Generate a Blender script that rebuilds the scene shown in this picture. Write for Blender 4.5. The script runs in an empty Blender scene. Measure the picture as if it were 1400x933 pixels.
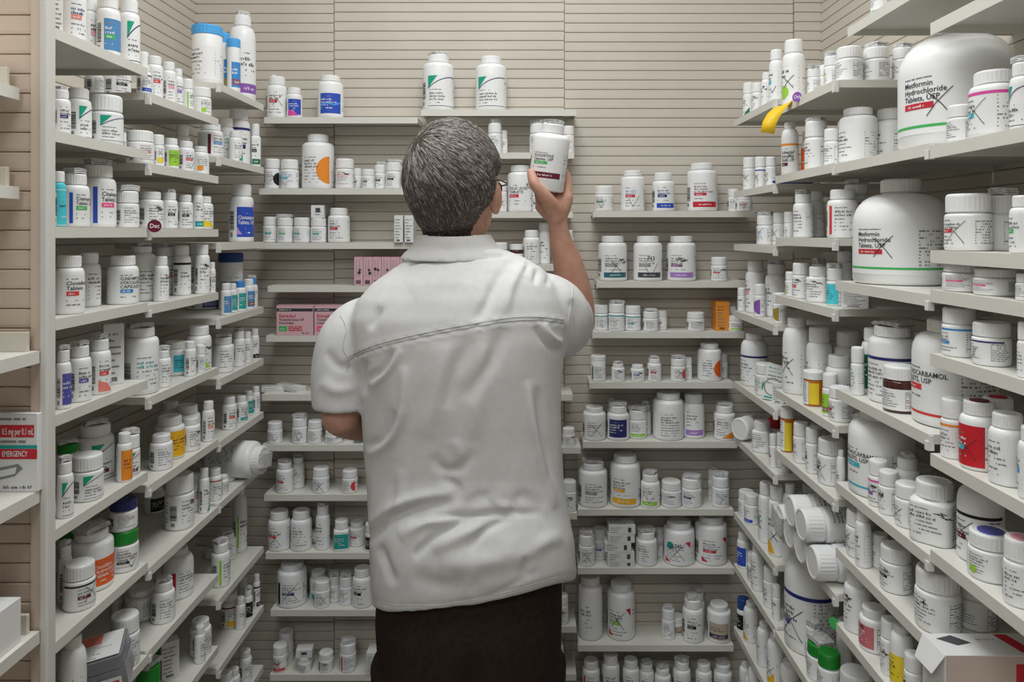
import bpy, bmesh, math, random
import numpy as np
from mathutils import Vector, Matrix, noise
from mathutils.bvhtree import BVHTree
R = math.radians
scene = bpy.context.scene
C = scene.collection
rng = random.Random(7)

# ------------------------------------------------------------------ camera, light, exposure
F, CX, CY, CAMZ = 1000.0, 715.0, 320.0, 1.58          # focal length in px, vanishing point, eye height
cam = bpy.data.cameras.new('camera'); cam_o = bpy.data.objects.new('camera', cam); C.objects.link(cam_o)
cam_o.location = (0, 0, CAMZ); cam_o.rotation_euler = (R(90), 0, 0)
cam.sensor_width = 36.0; cam.lens = 36.0 * F / 1400.0
cam.shift_x = (700 - CX) / 1400.0; cam.shift_y = -(466.5 - CY) / 1400.0
cam.clip_start = 0.02
scene.camera = cam_o
scene.view_settings.view_transform = 'Standard'; scene.view_settings.look = 'None'
scene.view_settings.exposure = 0.0; scene.view_settings.gamma = 1.0
scene.view_settings.use_curve_mapping = False
w = bpy.data.worlds.new('world'); scene.world = w; w.use_nodes = True
w.node_tree.nodes['Background'].inputs[0].default_value = (1.0, 0.985, 0.96, 1)
w.node_tree.nodes['Background'].inputs[1].default_value = 0.12
def area(name, loc, sx, sy, power, col, rot=(0, 0, 0)):
    l = bpy.data.lights.new(name, 'AREA'); l.shape = 'RECTANGLE'; l.size = sx; l.size_y = sy
    l.energy = power; l.color = col
    o = bpy.data.objects.new(name, l); C.objects.link(o); o.location = loc; o.rotation_euler = rot
    return o
area('ceiling_troffer', (-0.05, 0.95, 2.86), 0.62, 1.2, 20, (0.965, 0.99, 1.0))
area('ceiling_troffer', (-0.6, -0.9, 2.86), 1.2, 0.62, 25, (0.965, 0.99, 1.0))

# ------------------------------------------------------------------ materials
COL = dict(white=(.89, .90, .90), black=(.012, .012, .014), ink=(.045, .045, .05), fine=(.26, .26, .27), red=(.72, .06, .06), crimson=(.62, .03, .05),
    crimsonr=(.60, .02, .03), maroon=(.16, .015, .035), salmon=(.85, .25, .2), pink=(.85, .38, .45), hotpink=(.90, .10, .32), magenta=(.78, .08, .40),
    rose=(.60, .17, .20), orchid=(.55, .30, .75), purple=(.28, .10, .45), plum=(.26, .10, .26), violet=(.42, .22, .62), indigo=(.10, .10, .42), navy=(.02, .03, .20),
    navyd=(.03, .035, .16), darkblue=(.02, .07, .28), blue=(.03, .09, .52), azure=(.05, .28, .68), sky=(.08, .40, .82), steel=(.10, .28, .55), cyan=(.08, .62, .72),
    aqua=(.06, .50, .62), teal=(.02, .38, .36), tealc=(.02, .30, .28), darkteal=(.03, .16, .20), green=(.07, .50, .13), capgreen=(.015, .26, .03),
    darkgreen=(.02, .16, .09), corner=(.01, .38, .24), lime=(.36, .68, .06), yellow=(.90, .68, .04), amber=(.92, .50, .02), mustard=(.42, .28, .04), orange=(.90, .30, .03),
    vermilion=(.86, .14, .02), rust=(.50, .14, .05), tan=(.55, .45, .34), gray=(.25, .26, .27), charcoal=(.07, .08, .085), paper=(.80, .80, .79), pinkbox=(.72, .45, .49), cardtan=(.62, .50, .44))
MATS = {}
def mat(name, col, rough=.45, spec=.4, trans=0, sss=0, metal=0):
    if name in MATS: return MATS[name]
    m = bpy.data.materials.new(name); m.use_nodes = True; b = m.node_tree.nodes['Principled BSDF']
    b.inputs['Base Color'].default_value = (*col, 1); b.inputs['Roughness'].default_value = rough
    b.inputs['Specular IOR Level'].default_value = spec; b.inputs['Transmission Weight'].default_value = trans
    b.inputs['Metallic'].default_value = metal
    if sss:
        b.inputs['Subsurface Weight'].default_value = sss; b.inputs['Subsurface Radius'].default_value = (.012, .005, .003)
    MATS[name] = m
    return m
def noisy(name, c1, c2, scale, rough=.5, bump=0, spec=.35, sss=0):
    if name in MATS: return MATS[name]
    m = mat(name, c1, rough, spec, sss=sss); nt = m.node_tree; b = nt.nodes['Principled BSDF']
    tc = nt.nodes.new('ShaderNodeTexCoord'); n = nt.nodes.new('ShaderNodeTexNoise'); n.inputs['Scale'].default_value = scale; n.inputs['Detail'].default_value = 6
    r = nt.nodes.new('ShaderNodeValToRGB'); r.color_ramp.elements[0].color = (*c1, 1); r.color_ramp.elements[1].color = (*c2, 1)
    r.color_ramp.elements[0].position = .35; r.color_ramp.elements[1].position = .65
    nt.links.new(tc.outputs['Object'], n.inputs['Vector']); nt.links.new(n.outputs['Fac'], r.inputs['Fac']); nt.links.new(r.outputs['Color'], b.inputs['Base Color'])
    if bump:
        bp = nt.nodes.new('ShaderNodeBump'); bp.inputs['Strength'].default_value = bump; bp.inputs['Distance'].default_value = .001
        nt.links.new(n.outputs['Fac'], bp.inputs['Height']); nt.links.new(bp.outputs['Normal'], b.inputs['Normal'])
    return m
def ink(c): return mat('print_' + c, COL[c], .42, .35)
WHITE = mat('white_hdpe', (.90, .91, .91), .34, .42)
CAPW = mat('white_cap', (.88, .89, .89), .4, .4)
SHELF = noisy('cream_enamel', (.72, .71, .65), (.75, .74, .68), 6, .42)
WALL = noisy('beige_slat', (.59, .545, .475), (.63, .585, .515), 4, .55)
PEACH = noisy('peach_slat', (.66, .53, .43), (.70, .57, .47), 5, .55)
TRIM = mat('white_trim', (.70, .69, .65), .35)
LEAF = noisy('folded_paper', (.50, .50, .51), (.76, .76, .76), 160, .7)
CLEAR = mat('clear_plastic', (.92, .94, .95), .12, .5, .85)

# ------------------------------------------------------------------ mesh helpers
def link(name, me, parent=None, mats=(), smooth=False):
    for m in mats: me.materials.append(m)
    if smooth:
        for p in me.polygons: p.use_smooth = True
    o = bpy.data.objects.new(name, me); C.objects.link(o)
    if parent is not None: o.parent = parent
    return o
def from_bm(name, bm, parent=None, mats=(), smooth=False):
    me = bpy.data.meshes.new(name); bm.normal_update(); bm.to_mesh(me); bm.free()
    return link(name, me, parent, mats, smooth)
def pyd(name, v, f, parent=None, mats=(), mi=None, smooth=False):
    me = bpy.data.meshes.new(name); me.from_pydata([tuple(q) for q in v], [], f)
    if mi is not None: me.polygons.foreach_set('material_index', mi)
    me.update()
    return link(name, me, parent, mats, smooth)
def tag(o, label, cat, group=None, kind=None):
    o['label'] = label; o['category'] = cat
    if group: o['group'] = group
    if kind: o['kind'] = kind
    return o
def struct(o): o['kind'] = 'structure'; return o
def add_box(bm, x0, x1, y0, y1, z0, z1, mi=0, bev=0):
    vs = [bm.verts.new(p) for p in ((x0, y0, z0), (x1, y0, z0), (x1, y1, z0), (x0, y1, z0), (x0, y0, z1), (x1, y0, z1), (x1, y1, z1), (x0, y1, z1))]
    fs = [bm.faces.new([vs[i] for i in q]) for q in ((0, 3, 2, 1), (4, 5, 6, 7), (0, 1, 5, 4), (1, 2, 6, 5), (2, 3, 7, 6), (3, 0, 4, 7))]
    for f in fs: f.material_index = mi
    if bev:
        es = list({e for f in fs for e in f.edges})
        bmesh.ops.bevel(bm, geom=es, offset=bev, segments=2, profile=.5, affect='EDGES')
def P(x, y, Y): return Vector(((x - CX) / F * Y, Y, CAMZ - (y - CY) / F * Y))
def px_of(co): return CX + co.x / co.y * F, CY - (co.z - CAMZ) / co.y * F

# ------------------------------------------------------------------ room shell
XL, XR, YB = -0.907, 0.826, 2.03
PITCH = .0264
def slat_wall(name, a, b, nrm, z0=0.0, z1=2.9, seams=(), m=None, ext=.02):
    """slatted panel from a to b; nrm points into the room; each slat is a flat face with a real groove under it"""
    a = Vector((a[0], a[1], 0)); b = Vector((b[0], b[1], 0)); d = (b - a); L = d.length; d.normalize(); n = Vector((nrm[0], nrm[1], 0))
    v = []; f = []
    cuts = [0] + sorted(seams) + [L]
    for i in range(len(cuts) - 1):
        u0 = cuts[i] + (.0012 if i else 0); u1 = cuts[i + 1] - (.0012 if i < len(cuts) - 2 else 0)
        prof = []; k = 0; z = z0 + (.004 if i % 2 else 0)
        while z < z1:
            prof += [(z, -.0042), (z + .0018, -.0042), (z + .0021, -.0006), (z + .006, 0), (z + PITCH - .001, .0002), (z + PITCH, -.0012)]
            z += PITCH
        base = len(v)
        for (zz, off) in prof:
            for u in (u0, u1):
                q = a + d * u + n * off; v.append((q.x, q.y, zz))
        for k in range(len(prof) - 1): f.append((base + 2 * k, base + 2 * k + 1, base + 2 * k + 3, base + 2 * k + 2))
    base = len(v)                                                  # backing board behind the grooves
    for u, zz in ((-ext, z0), (L + ext, z0), (L + ext, z1), (-ext, z1)):
        for off in (-.007, -.03):
            q = a + d * u + n * off; v.append((q.x, q.y, zz))
    f += [(base, base + 2, base + 4, base + 6), (base + 1, base + 7, base + 5, base + 3), (base, base + 1, base + 3, base + 2), (base + 4, base + 5, base + 7, base + 6), (base, base + 6, base + 7, base + 1), (base + 2, base + 3, base + 5, base + 4)]
    o = pyd(name, v, f, None, [m or WALL]); bm = bmesh.new(); bm.from_mesh(o.data); bmesh.ops.recalc_face_normals(bm, faces=bm.faces); bm.to_mesh(o.data); bm.free()
    return struct(o)
slat_wall('wall_back', (XL, YB), (XR, YB), (0, -1), seams=(XL * -1 - .524, -XL + .115, -XL + .751))
slat_wall('wall_left', (XL, -1.2), (XL, YB), (1, 0), seams=(1.0, 2.2))
slat_wall('wall_right', (XR, YB), (XR, -1.2), (-1, 0), seams=(1.1,))
# end panel between the two shelving bays on the left: slatted face towards the camera, white corner trim
slat_wall('wall_partition', (XL, 0.985), (-.659, 0.985), (0, -1), z1=2.75, m=PEACH, ext=0)
bm = bmesh.new(); add_box(bm, -.660, -.648, .981, 1.000, 0, 2.75, 1); add_box(bm, -.648, -.6365, .978, .998, 0, 2.75, 0, .003)
struct(from_bm('trim_1', bm, None, [TRIM, PEACH]))
bm = bmesh.new(); add_box(bm, -1.0, .95, -1.3, 2.1, -.06, 0)
struct(from_bm('floor', bm, None, [noisy('grey_vinyl', (.30, .28, .26), (.36, .34, .31), 9, .5)]))
bm = bmesh.new(); add_box(bm, -1.0, .95, -1.3, 2.1, 2.90, 2.96)
struct(from_bm('ceiling', bm, None, [noisy('ceiling_tile', (.74, .73, .70), (.80, .79, .76), 30, .8)]))

# ------------------------------------------------------------------ shelves
XFL, XFR, YFB = -.678, .548, 1.936
BAYS = {  # side, Y range (or back-wall px range), nearest thing in words, then photo rows (px of the front edge at the px column given)
 'LA': ('L', 1.02, 1.322, 'end-panel bay', 140, (66, 192.5, 311, 425, 543.5, 684, 823, 965)),
 'LB': ('L', 1.326, 1.628, 'elbow-side middle bay', 250, (144, 232, 313, 409, 523.5, 633, 736, 839, 949)),
 'LC': ('L', 1.632, 1.912, 'elbow-side corner bay', 330, (128, 221.5, 331.5, 428, 504.6, 584, 662, 784, 871, 960)),
 'RC': ('R', 1.592, 1.90, 'hand-side corner bay', 1030, (150.6, 257, 335, 434, 540, 621, 735, 812, 906, 990)),
 'RB': ('R', 1.286, 1.588, 'hand-side middle bay', 1100, (129.5, 232, 325.5, 413, 557, 648, 765, 926)),
 'RA': ('R', .988, 1.282, 'big-jug bay', 1200, (211.6, 392.5, 560, 704, 806, 922)),
 'RN': ('R', .66, .984, 'front hand-side bay', 1330, (2, 188, 345, 404, 500, 651, 796, 1000)),
 'BL': ('B', 358, 0, 'back wall elbow side', 0, (160.3, 257.6, 332, 391, 459, 539.7, 608.6, 676.8, 756.4, 834.5, 923)),
 'BM': ('B', 576, 0, 'back wall behind the head', 0, (150, 208.6, 289.6, 362, 459, 539.7, 612, 702, 779, 857, 922.5)),
 'BR': ('B', 800, 0, 'back wall hand side', 0, (288.6, 385, 454, 523, 604.4, 696.8, 777, 882.7, 960)),
}
BXR = {'BL': [(361, 571), (354, 571), (352, 567), (366, 571), (364, 571), (358, 571), (358, 571), (361, 571), (363, 571), (370, 571), (369, 571)],
       'BM': [(576, 788), (576, 785), (576, 783), (576, 783), (576, 783), (576, 783), (576, 794), (576, 789), (576, 788), (576, 788), (576, 788)],
       'BR': [(812, 1032), (817, 1022), (811, 1018), (807, 1003), (798, 1008), (791, 1003), (791, 1004), (791, 1003), (791, 1003)]}
ORD = 'first second third fourth fifth sixth seventh eighth ninth tenth eleventh twelfth thirteenth fourteenth fifteenth sixteenth'.split()
SH = {}
def shelf(x0, x1, y0, y1, z, side, label):
    """tray shelf: thin top plate, folded front lip, rounded end lips, and a small clip at the front corner"""
    bm = bmesh.new(); t, lip, th = .003, .0165, .0018
    add_box(bm, x0, x1, y0, y1, z - t, z)
    if side == 'B': add_box(bm, x0, x1, y0, y0 + th, z - lip, z - t)
    elif side == 'L': add_box(bm, x1 - th, x1, y0, y1, z - lip, z - t)
    else: add_box(bm, x0, x0 + th, y0, y1, z - lip, z - t)
    def end(pts):                                                  # end lip with its front corner cut back
        for s in pts:
            pass
    if side == 'B':
        for xe in (x0, x1 - th): add_box(bm, xe, xe + th, y0 + th, y1, z - lip * .8, z - t)
    else:
        for ye in (y0, y1 - th): add_box(bm, x0 + (th if side == 'R' else 0), x1 - (th if side == 'L' else 0), ye, ye + th, z - lip * .8, z - t)
    o = from_bm('wall_shelf', bm, None, [SHELF]); tag(o, label, 'shelf', 'cream metal shelves')
    if side != 'B':
        bm = bmesh.new(); xf = x1 if side == 'L' else x0; s = 1 if side == 'L' else -1
        add_box(bm, min(xf, xf - s * .007), max(xf, xf - s * .007), y0 - .0022, y0, z - .022, z - .001, 0, .0008)
        add_box(bm, min(xf, xf + s * .0022), max(xf, xf + s * .0022), y0 - .0022, y0 + .007, z - .022, z - .009, 0, .0008)
        from_bm('end_clip', bm, o, [mat('milky_clip', (.80, .80, .77), .3)])
    else:
        bm = bmesh.new(); add_box(bm, x0 - .002, x0, y0 + .004, y0 + .016, z - .020, z - .002, 0, .0006); from_bm('end_clip', bm, o, [MATS['milky_clip']] if 'milky_clip' in MATS else [mat('milky_clip', (.80, .80, .77), .3)])
    return o
for bay, (side, a, b, words, xm, ys) in BAYS.items():
    n0 = {'RN': 0, 'RA': 2}.get(bay, 1)
    for i, y in enumerate(ys):
        key = bay + str(i + n0)
        if side == 'B':
            z = CAMZ - (y - CY) / F * YFB
            xa, xb = BXR[bay][i]; x0, x1 = (xa - CX) / F * YFB, (xb - CX) / F * YFB
            SH[key] = dict(side=side, x0=x0, x1=x1, y0=YFB, y1=YB, z=z, bay=bay, words=words, n=i)
        else:
            xf = XFL if side == 'L' else XFR; Y = xf * F / (xm - CX); z = CAMZ - (y - CY) / F * Y
            x0, x1 = (XL, xf) if side == 'L' else (xf, XR)
            SH[key] = dict(side=side, x0=x0, x1=x1, y0=a, y1=b, z=z, bay=bay, words=words, n=i)
# RA0: the high shelf whose underside shows at the top edge
SH['RA0'] = dict(side='R', x0=XFR, x1=XR, y0=.988, y1=1.235, z=CAMZ - (12 - CY) / F * (XFR * F / (1200 - CX)), bay='RA', words='big-jug bay', n=-1)
for key, s in SH.items():
    same = sorted([q for q in SH.values() if q['bay'] == s['bay']], key=lambda q: -q['z'])
    s['ord'] = ORD[same.index(s)]
    above = [q['z'] for q in same if q['z'] > s['z'] + .01]
    s['room'] = (min(above) - .0215 - s['z']) if above else 9
    shelf(s['x0'], s['x1'], s['y0'], s['y1'], s['z'], s['side'], 'cream metal shelf, %s from the top on the %s' % (s['ord'], s['words']))

# ------------------------------------------------------------------ printing on labels
GLY = {}
def glyphs(txt):
    """outline text as a flat mesh of unit height (real lettering), cached"""
    if txt in GLY: return GLY[txt]
    cu = bpy.data.curves.new('lettering', 'FONT'); cu.body = txt; cu.resolution_u = 2; cu.fill_mode = 'FRONT'; cu.size = 1.0; cu.offset = .012
    o = bpy.data.objects.new('lettering', cu); C.objects.link(o)
    me = o.to_mesh(); v = [(p.co.x, p.co.y) for p in me.vertices]; f = [tuple(p.vertices) for p in me.polygons]
    o.to_mesh_clear(); bpy.data.objects.remove(o); bpy.data.curves.remove(cu)
    w = max([p[0] for p in v] + [.01])
    GLY[txt] = (v, f, w)
    return GLY[txt]
class Print:
    """collects flat print shapes in (u, z) metres, to be wrapped on a bottle or laid on a box face"""
    def __init__(s, wrap): s.v = []; s.f = []; s.m = []; s.mats = []; s.wrap = wrap
    def mi(s, c):
        if c not in s.mats: s.mats.append(c)
        return s.mats.index(c)
    def quad(s, u0, u1, z0, z1, c, lv=1, du=.003):
        n = max(1, int(abs(u1 - u0) / du)); m = s.mi(c)
        for k in range(n):
            a = u0 + (u1 - u0) * k / n; b = u0 + (u1 - u0) * (k + 1) / n; i = len(s.v)
            s.v += [s.wrap(a, z0, lv), s.wrap(b, z0, lv), s.wrap(b, z1, lv), s.wrap(a, z1, lv)]; s.f.append((i, i + 1, i + 2, i + 3)); s.m.append(m)
    def poly(s, pts, c, lv=2):
        us = [p[0] for p in pts]; u0, u1 = min(us), max(us)
        if u1 - u0 > .0045:                                         # cut into upright strips so that the shape follows the curve
            n = int((u1 - u0) / .003) + 1
            for k in range(n):
                a = u0 + (u1 - u0) * k / n; b = u0 + (u1 - u0) * (k + 1) / n; q = pts
                for lim, sg in ((a, 1), (b, -1)):
                    o = []
                    for i in range(len(q)):
                        p, w_ = q[i - 1], q[i]; ip, iw = (p[0] - lim) * sg >= -1e-9, (w_[0] - lim) * sg >= -1e-9
                        if ip != iw: t = (lim - p[0]) / (w_[0] - p[0]); o.append((lim, p[1] + t * (w_[1] - p[1])))
                        if iw: o.append(w_)
                    q = o
                    if len(q) < 3: break
                if len(q) >= 3: s.raw(q, c, lv)
            return
        s.raw(pts, c, lv)
    def raw(s, pts, c, lv):
        i = len(s.v); s.v += [s.wrap(u, z, lv) for u, z in pts]; s.f.append(tuple(range(i, i + len(pts)))); s.m.append(s.mi(c))
    def stroke(s, pts, wd, c='ink', lv=4):
        for (a, b) in zip(pts[:-1], pts[1:]):
            dx, dz = b[0] - a[0], b[1] - a[1]; L = math.hypot(dx, dz) or 1e-6; nx, nz = -dz / L * wd / 2, dx / L * wd / 2
            s.poly([(a[0] - nx, a[1] - nz), (b[0] - nx, b[1] - nz), (b[0] + nx, b[1] + nz), (a[0] + nx, a[1] + nz)], c, lv)
    def disc(s, u, z, r, c, lv=2, a0=0, a1=360):
        n = 16; s.poly([(u + r * math.cos(R(a0 + (a1 - a0) * k / n)), z + r * math.sin(R(a0 + (a1 - a0) * k / n))) for k in range(n + (a1 - a0 < 360))], c, lv)
    def words(s, u0, u1, z, h, c, r, lv=2, bold=True):
        u = u0
        while u < u1 - h * .6:
            n = r.randint(3, 8); 
            if bold:
                for k in range(n):
                    if u > u1 - h * .4: break
                    wd = h * r.uniform(.28, .55); t_ = r.choice((.68, .68, 1, .68)); g_ = r.random(); s.quad(u, u + wd * (.42 if g_ < .55 else .8), z, z + h * t_, c, lv, 1)
                    if g_ < .55: s.quad(u, u + wd, z + h * t_ * .78, z + h * t_, c, lv, 1)
                    if g_ < .3: s.quad(u + wd * .6, u + wd, z, z + h * t_, c, lv, 1)
                    u += wd + h * .17
            else:
                e = min(u1, u + n * h * .6); s.quad(u, e, z, z + h * .62, c, lv, .012); u = e
            u += h * .5
    def text(s, u0, z, h, txt, c, lv=3, maxw=None):
        v, f, w = glyphs(txt); k = h
        if maxw and w * k > maxw: kx = maxw / w
        else: kx = k
        i = len(s.v); s.v += [s.wrap(u0 + x * kx, z + y * k, lv) for x, y in v]; s.f += [tuple(i + q for q in p) for p in f]; s.m += [s.mi(c)] * len(f)
        return w * kx
    def barcode(s, u0, u1, z0, z1, r, c='ink'):
        z = z0
        while z < z1:
            t = r.choice((.5, .5, .9, 1.4)) * (z1 - z0) / 22; s.quad(u0, u1, z, min(z + t, z1), c, 2); z += t + r.choice((.5, .8)) * (z1 - z0) / 22
    def build(s, name, parent): return pyd(name, s.v, s.f, parent, [ink(c) for c in s.mats], s.m)

def design(pr, r, z0, z1, tok, rr, arc=150):
    """label artwork on a band of height z1 - z0 wrapped at radius r"""
    H = z1 - z0; jug = 'J' in tok; hw = R(38 if jug else 50) * r; big = r > .036
    T = {t[0]: t[2:] for t in tok if len(t) > 2 and t[1] == ':'}
    pr.quad(-R(arc) * r, R(arc) * r, z0, z1, 'white', 0)
    tc = T.get('t', 'ink')
    top = z1 - .06 * H; bot = z0 + .05 * H
    txt = [t for t in tok if t.startswith('txt')]
    F_ = T.get('F')
    if F_:
        full = F_ in ('cyan', 'amber', 'orange', 'crimsonr')
        pr.quad(-hw * (1.3 if full else 1), hw * (1.3 if full else 1), z0 + (.02 if full else .08) * H, z1 - (.02 if full else .1) * H, F_, 1); tc = 'white' if F_ not in ('tan', 'amber', 'orange', 'yellow', 'cyan', 'aqua', 'lime') else 'ink'; top -= .12 * H; bot += .1 * H
    if 'W' in T: pr.stroke([(-hw, z0 + .42 * H), (-hw * .3, z0 + .5 * H), (hw * .3, z0 + .44 * H), (hw, z0 + .52 * H)], .06 * H, T['W'], 2)
    if 'B' in T:
        bh = .20 * H if T['B'] != 'green' and not (big and T['B'] in ('red', 'aqua')) else .045 * H
        pr.quad(-hw * (1 if bh > .1 * H else 1.5), hw * (1 if bh > .1 * H else 3.1), bot if bh > .1 * H else z0 + .10 * H, (bot if bh > .1 * H else z0 + .10 * H) + bh, T['B'], 1)
        if bh > .1 * H: pr.words(-hw * .5, hw * .5, bot + bh * .35, bh * .3, 'white', rr, 2)
        bot += .25 * H
    if 'T' in T: pr.quad(-hw * 2, hw * 2.0, z1 - .09 * H, z1 - .02 * H, T['T'], 1); top -= .1 * H
    if 'V' in T: pr.quad(-hw, -hw + .14 * hw * 2, z0 + .04 * H, z1 - .04 * H, T['V'], 1)
    uL = -hw * .88 + (.2 * hw * 2 if 'V' in T else 0)
    if 'g' in tok:
        pr.poly([(-hw, z1 - .03 * H), (-hw, z1 - .42 * H), (-hw * .25, z1 - .03 * H)], 'corner', 2)
        arcp = [(-hw + 2.3 * hw * t, z1 - .42 * H + .36 * H * (1 - (1 - min(1, t * 1.15)) ** 2)) for t in [k / 12 for k in range(13)]]
        pr.stroke(arcp, .022 * H, 'navyd', 3); pr.quad(-hw, hw * 2.2, z0 + .04 * H, z0 + .055 * H, 'navyd', 2); top -= .36 * H
    if 'K' in T:
        pr.poly([(hw * .55, z1 - .04 * H), (hw, z1 - .04 * H), (hw, z1 - .3 * H)], T['K'], 2); pr.poly([(-hw, bot + .2 * H), (-hw, bot), (-hw * .5, bot)], T['K'], 2); top -= .05 * H
    if 'H' in T: pr.disc(hw * 1.05, (z0 + z1) / 2, .40 * H if not big else .44 * H, T['H'], 2, 90, 270)
    if 'D' in T: pr.disc(-hw * .55, z0 + (.78 if T['D'] == 'tealc' else .28) * H, .16 * H, T['D'], 3)
    if 'A' in T: pr.poly([(-hw, z0 + .03 * H), (hw * .5, z0 + .03 * H), (-hw * .1, z0 + .26 * H), (-hw, z0 + .36 * H)] if rr.random() < .5 else [(hw, z0 + .04 * H), (-hw * .3, z0 + .04 * H), (hw, z0 + .42 * H)], T['A'], 2)
    lh = max(.055, .085 if big else .10) * H; z = top - lh * .9
    pr.words(uL, uL + hw * .9, z + lh * .3, lh * .45, 'fine', rr, 2, False); z -= lh * 1.15
    if txt:
        key, s = txt[0].split('=', 1); c = 'white' if key == 'txtw' else 'ink'
        for ln in s.replace('_', ' ').split('|'):
            pr.text(uL, z, lh * 1.45, ln, c, 3, hw * 1.75); z -= lh * 1.35
    else:
        for k in range(2 if not big else 3):
            if z < bot + lh: break
            pr.words(uL, uL + hw * rr.uniform(.9, 1.5), z, lh * .72, tc, rr, 3); z -= lh * 1.1
    if 'p' in T and z > z0:
        pr.quad(uL, uL + hw * .95, z - lh * .2, z + lh * .95, T['p'], 2); pr.words(uL + hw * .15, uL + hw * .7, z + lh * .1, lh * .5, 'white', rr, 3); z -= lh * 1.7
    while z > bot + .02 * H:
        pr.words(uL, uL + hw * rr.uniform(.6, 1.6), z, lh * .55, 'fine' if not F_ else tc, rr, 2, False); z -= lh * 1.15
    # the two side columns: fine print and a bar code
    n = 12 if big else 9
    for k in range(n): pr.words(R(44 if jug else 60) * r, R(108 if jug else 122) * r * rr.uniform(.85, 1), z1 - (.12 + .8 * (k + .5) / n) * H, .052 * H if big else .062 * H, 'fine', rr, 1, False)
    if 'c' in tok or rr.random() < .7: pr.barcode(-R(92) * r, -R(64) * r, z0 + .28 * H, z0 + .78 * H, rr); pr.quad(-R(88) * r, -R(72) * r, z0 + .08 * H, z0 + .2 * H, 'fine', 2)
    for k in range(7): pr.words(-R(145) * r, -R(100) * r, z1 - (.14 + .11 * k) * H, .055 * H, 'fine', rr, 1, False)
    # marker pen
    wd = max(.0007, .0135 * H)
    if 'X' in tok:
        cu, cz = rr.uniform(-.3, .35) * hw, z0 + rr.uniform(.4, .6) * H; a = min(.55 * hw, .3 * H) * (.6 if jug else 1)
        pr.stroke([(cu - a, cz - a * 1.1), (cu - a * .2, cz), (cu + a * 1.1, cz + a * 1.3)], wd); pr.stroke([(cu - a * .9, cz + a), (cu + a * .2, cz - a * .1), (cu + a, cz - a * 1.2)], wd)
    if 'v' in tok:
        cu, cz = rr.uniform(-.2, .4) * hw, z0 + rr.uniform(.2, .35) * H; a = min(.5 * hw, .3 * H)
        pr.stroke([(cu - a, cz + a), (cu - a * .2, cz - a * .6), (cu + a, cz + a * 1.5)], wd)
    if 'k' in tok:
        cu, cz = rr.uniform(-.5, .5) * hw, z0 + rr.uniform(.72, .92) * H
        for q in range(2):
            pr.stroke([(cu + (k % 2 - .5 + rr.uniform(-.2, .2)) * .25 * hw + k * .06 * hw, cz + (rr.uniform(-.05, .05)) * H) for k in range(6)], wd * 1.6); cu += rr.uniform(.2, .5) * hw; cz -= rr.uniform(0, .1) * H
    for t in tok:
        if t[0] == '#': pr.text(-.2 * hw, z1 - .26 * H, .2 * H, t[1:], 'ink', 4)

# ------------------------------------------------------------------ bottles
def lathe(prof, seg, sq=0, ribs=None):
    """closed solid of revolution; sq squares the section, ribs = (z0, z1) range fluted like a cap"""
    v, f = [], []
    for (r, z) in prof:
        for k in range(seg):
            a = 2 * math.pi * k / seg; q = r
            if sq: q = r * sqr(a, sq)
            if ribs and ribs[0] < z < ribs[1]: q *= 1 if k % 2 else .982
            v.append((q * math.sin(a), -q * math.cos(a), z))
    for i in range(len(prof) - 1):
        for k in range(seg):
            k2 = (k + 1) % seg; f.append((i * seg + k, i * seg + k2, (i + 1) * seg + k2, (i + 1) * seg + k))
    f.append(tuple(range(seg))[::-1]); n = (len(prof) - 1) * seg; f.append(tuple(range(n, n + seg)))
    return v, f
def sqr(a, e=5.0): return (abs(math.cos(a)) ** e + abs(math.sin(a)) ** e) ** (-1 / e) * .93
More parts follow.
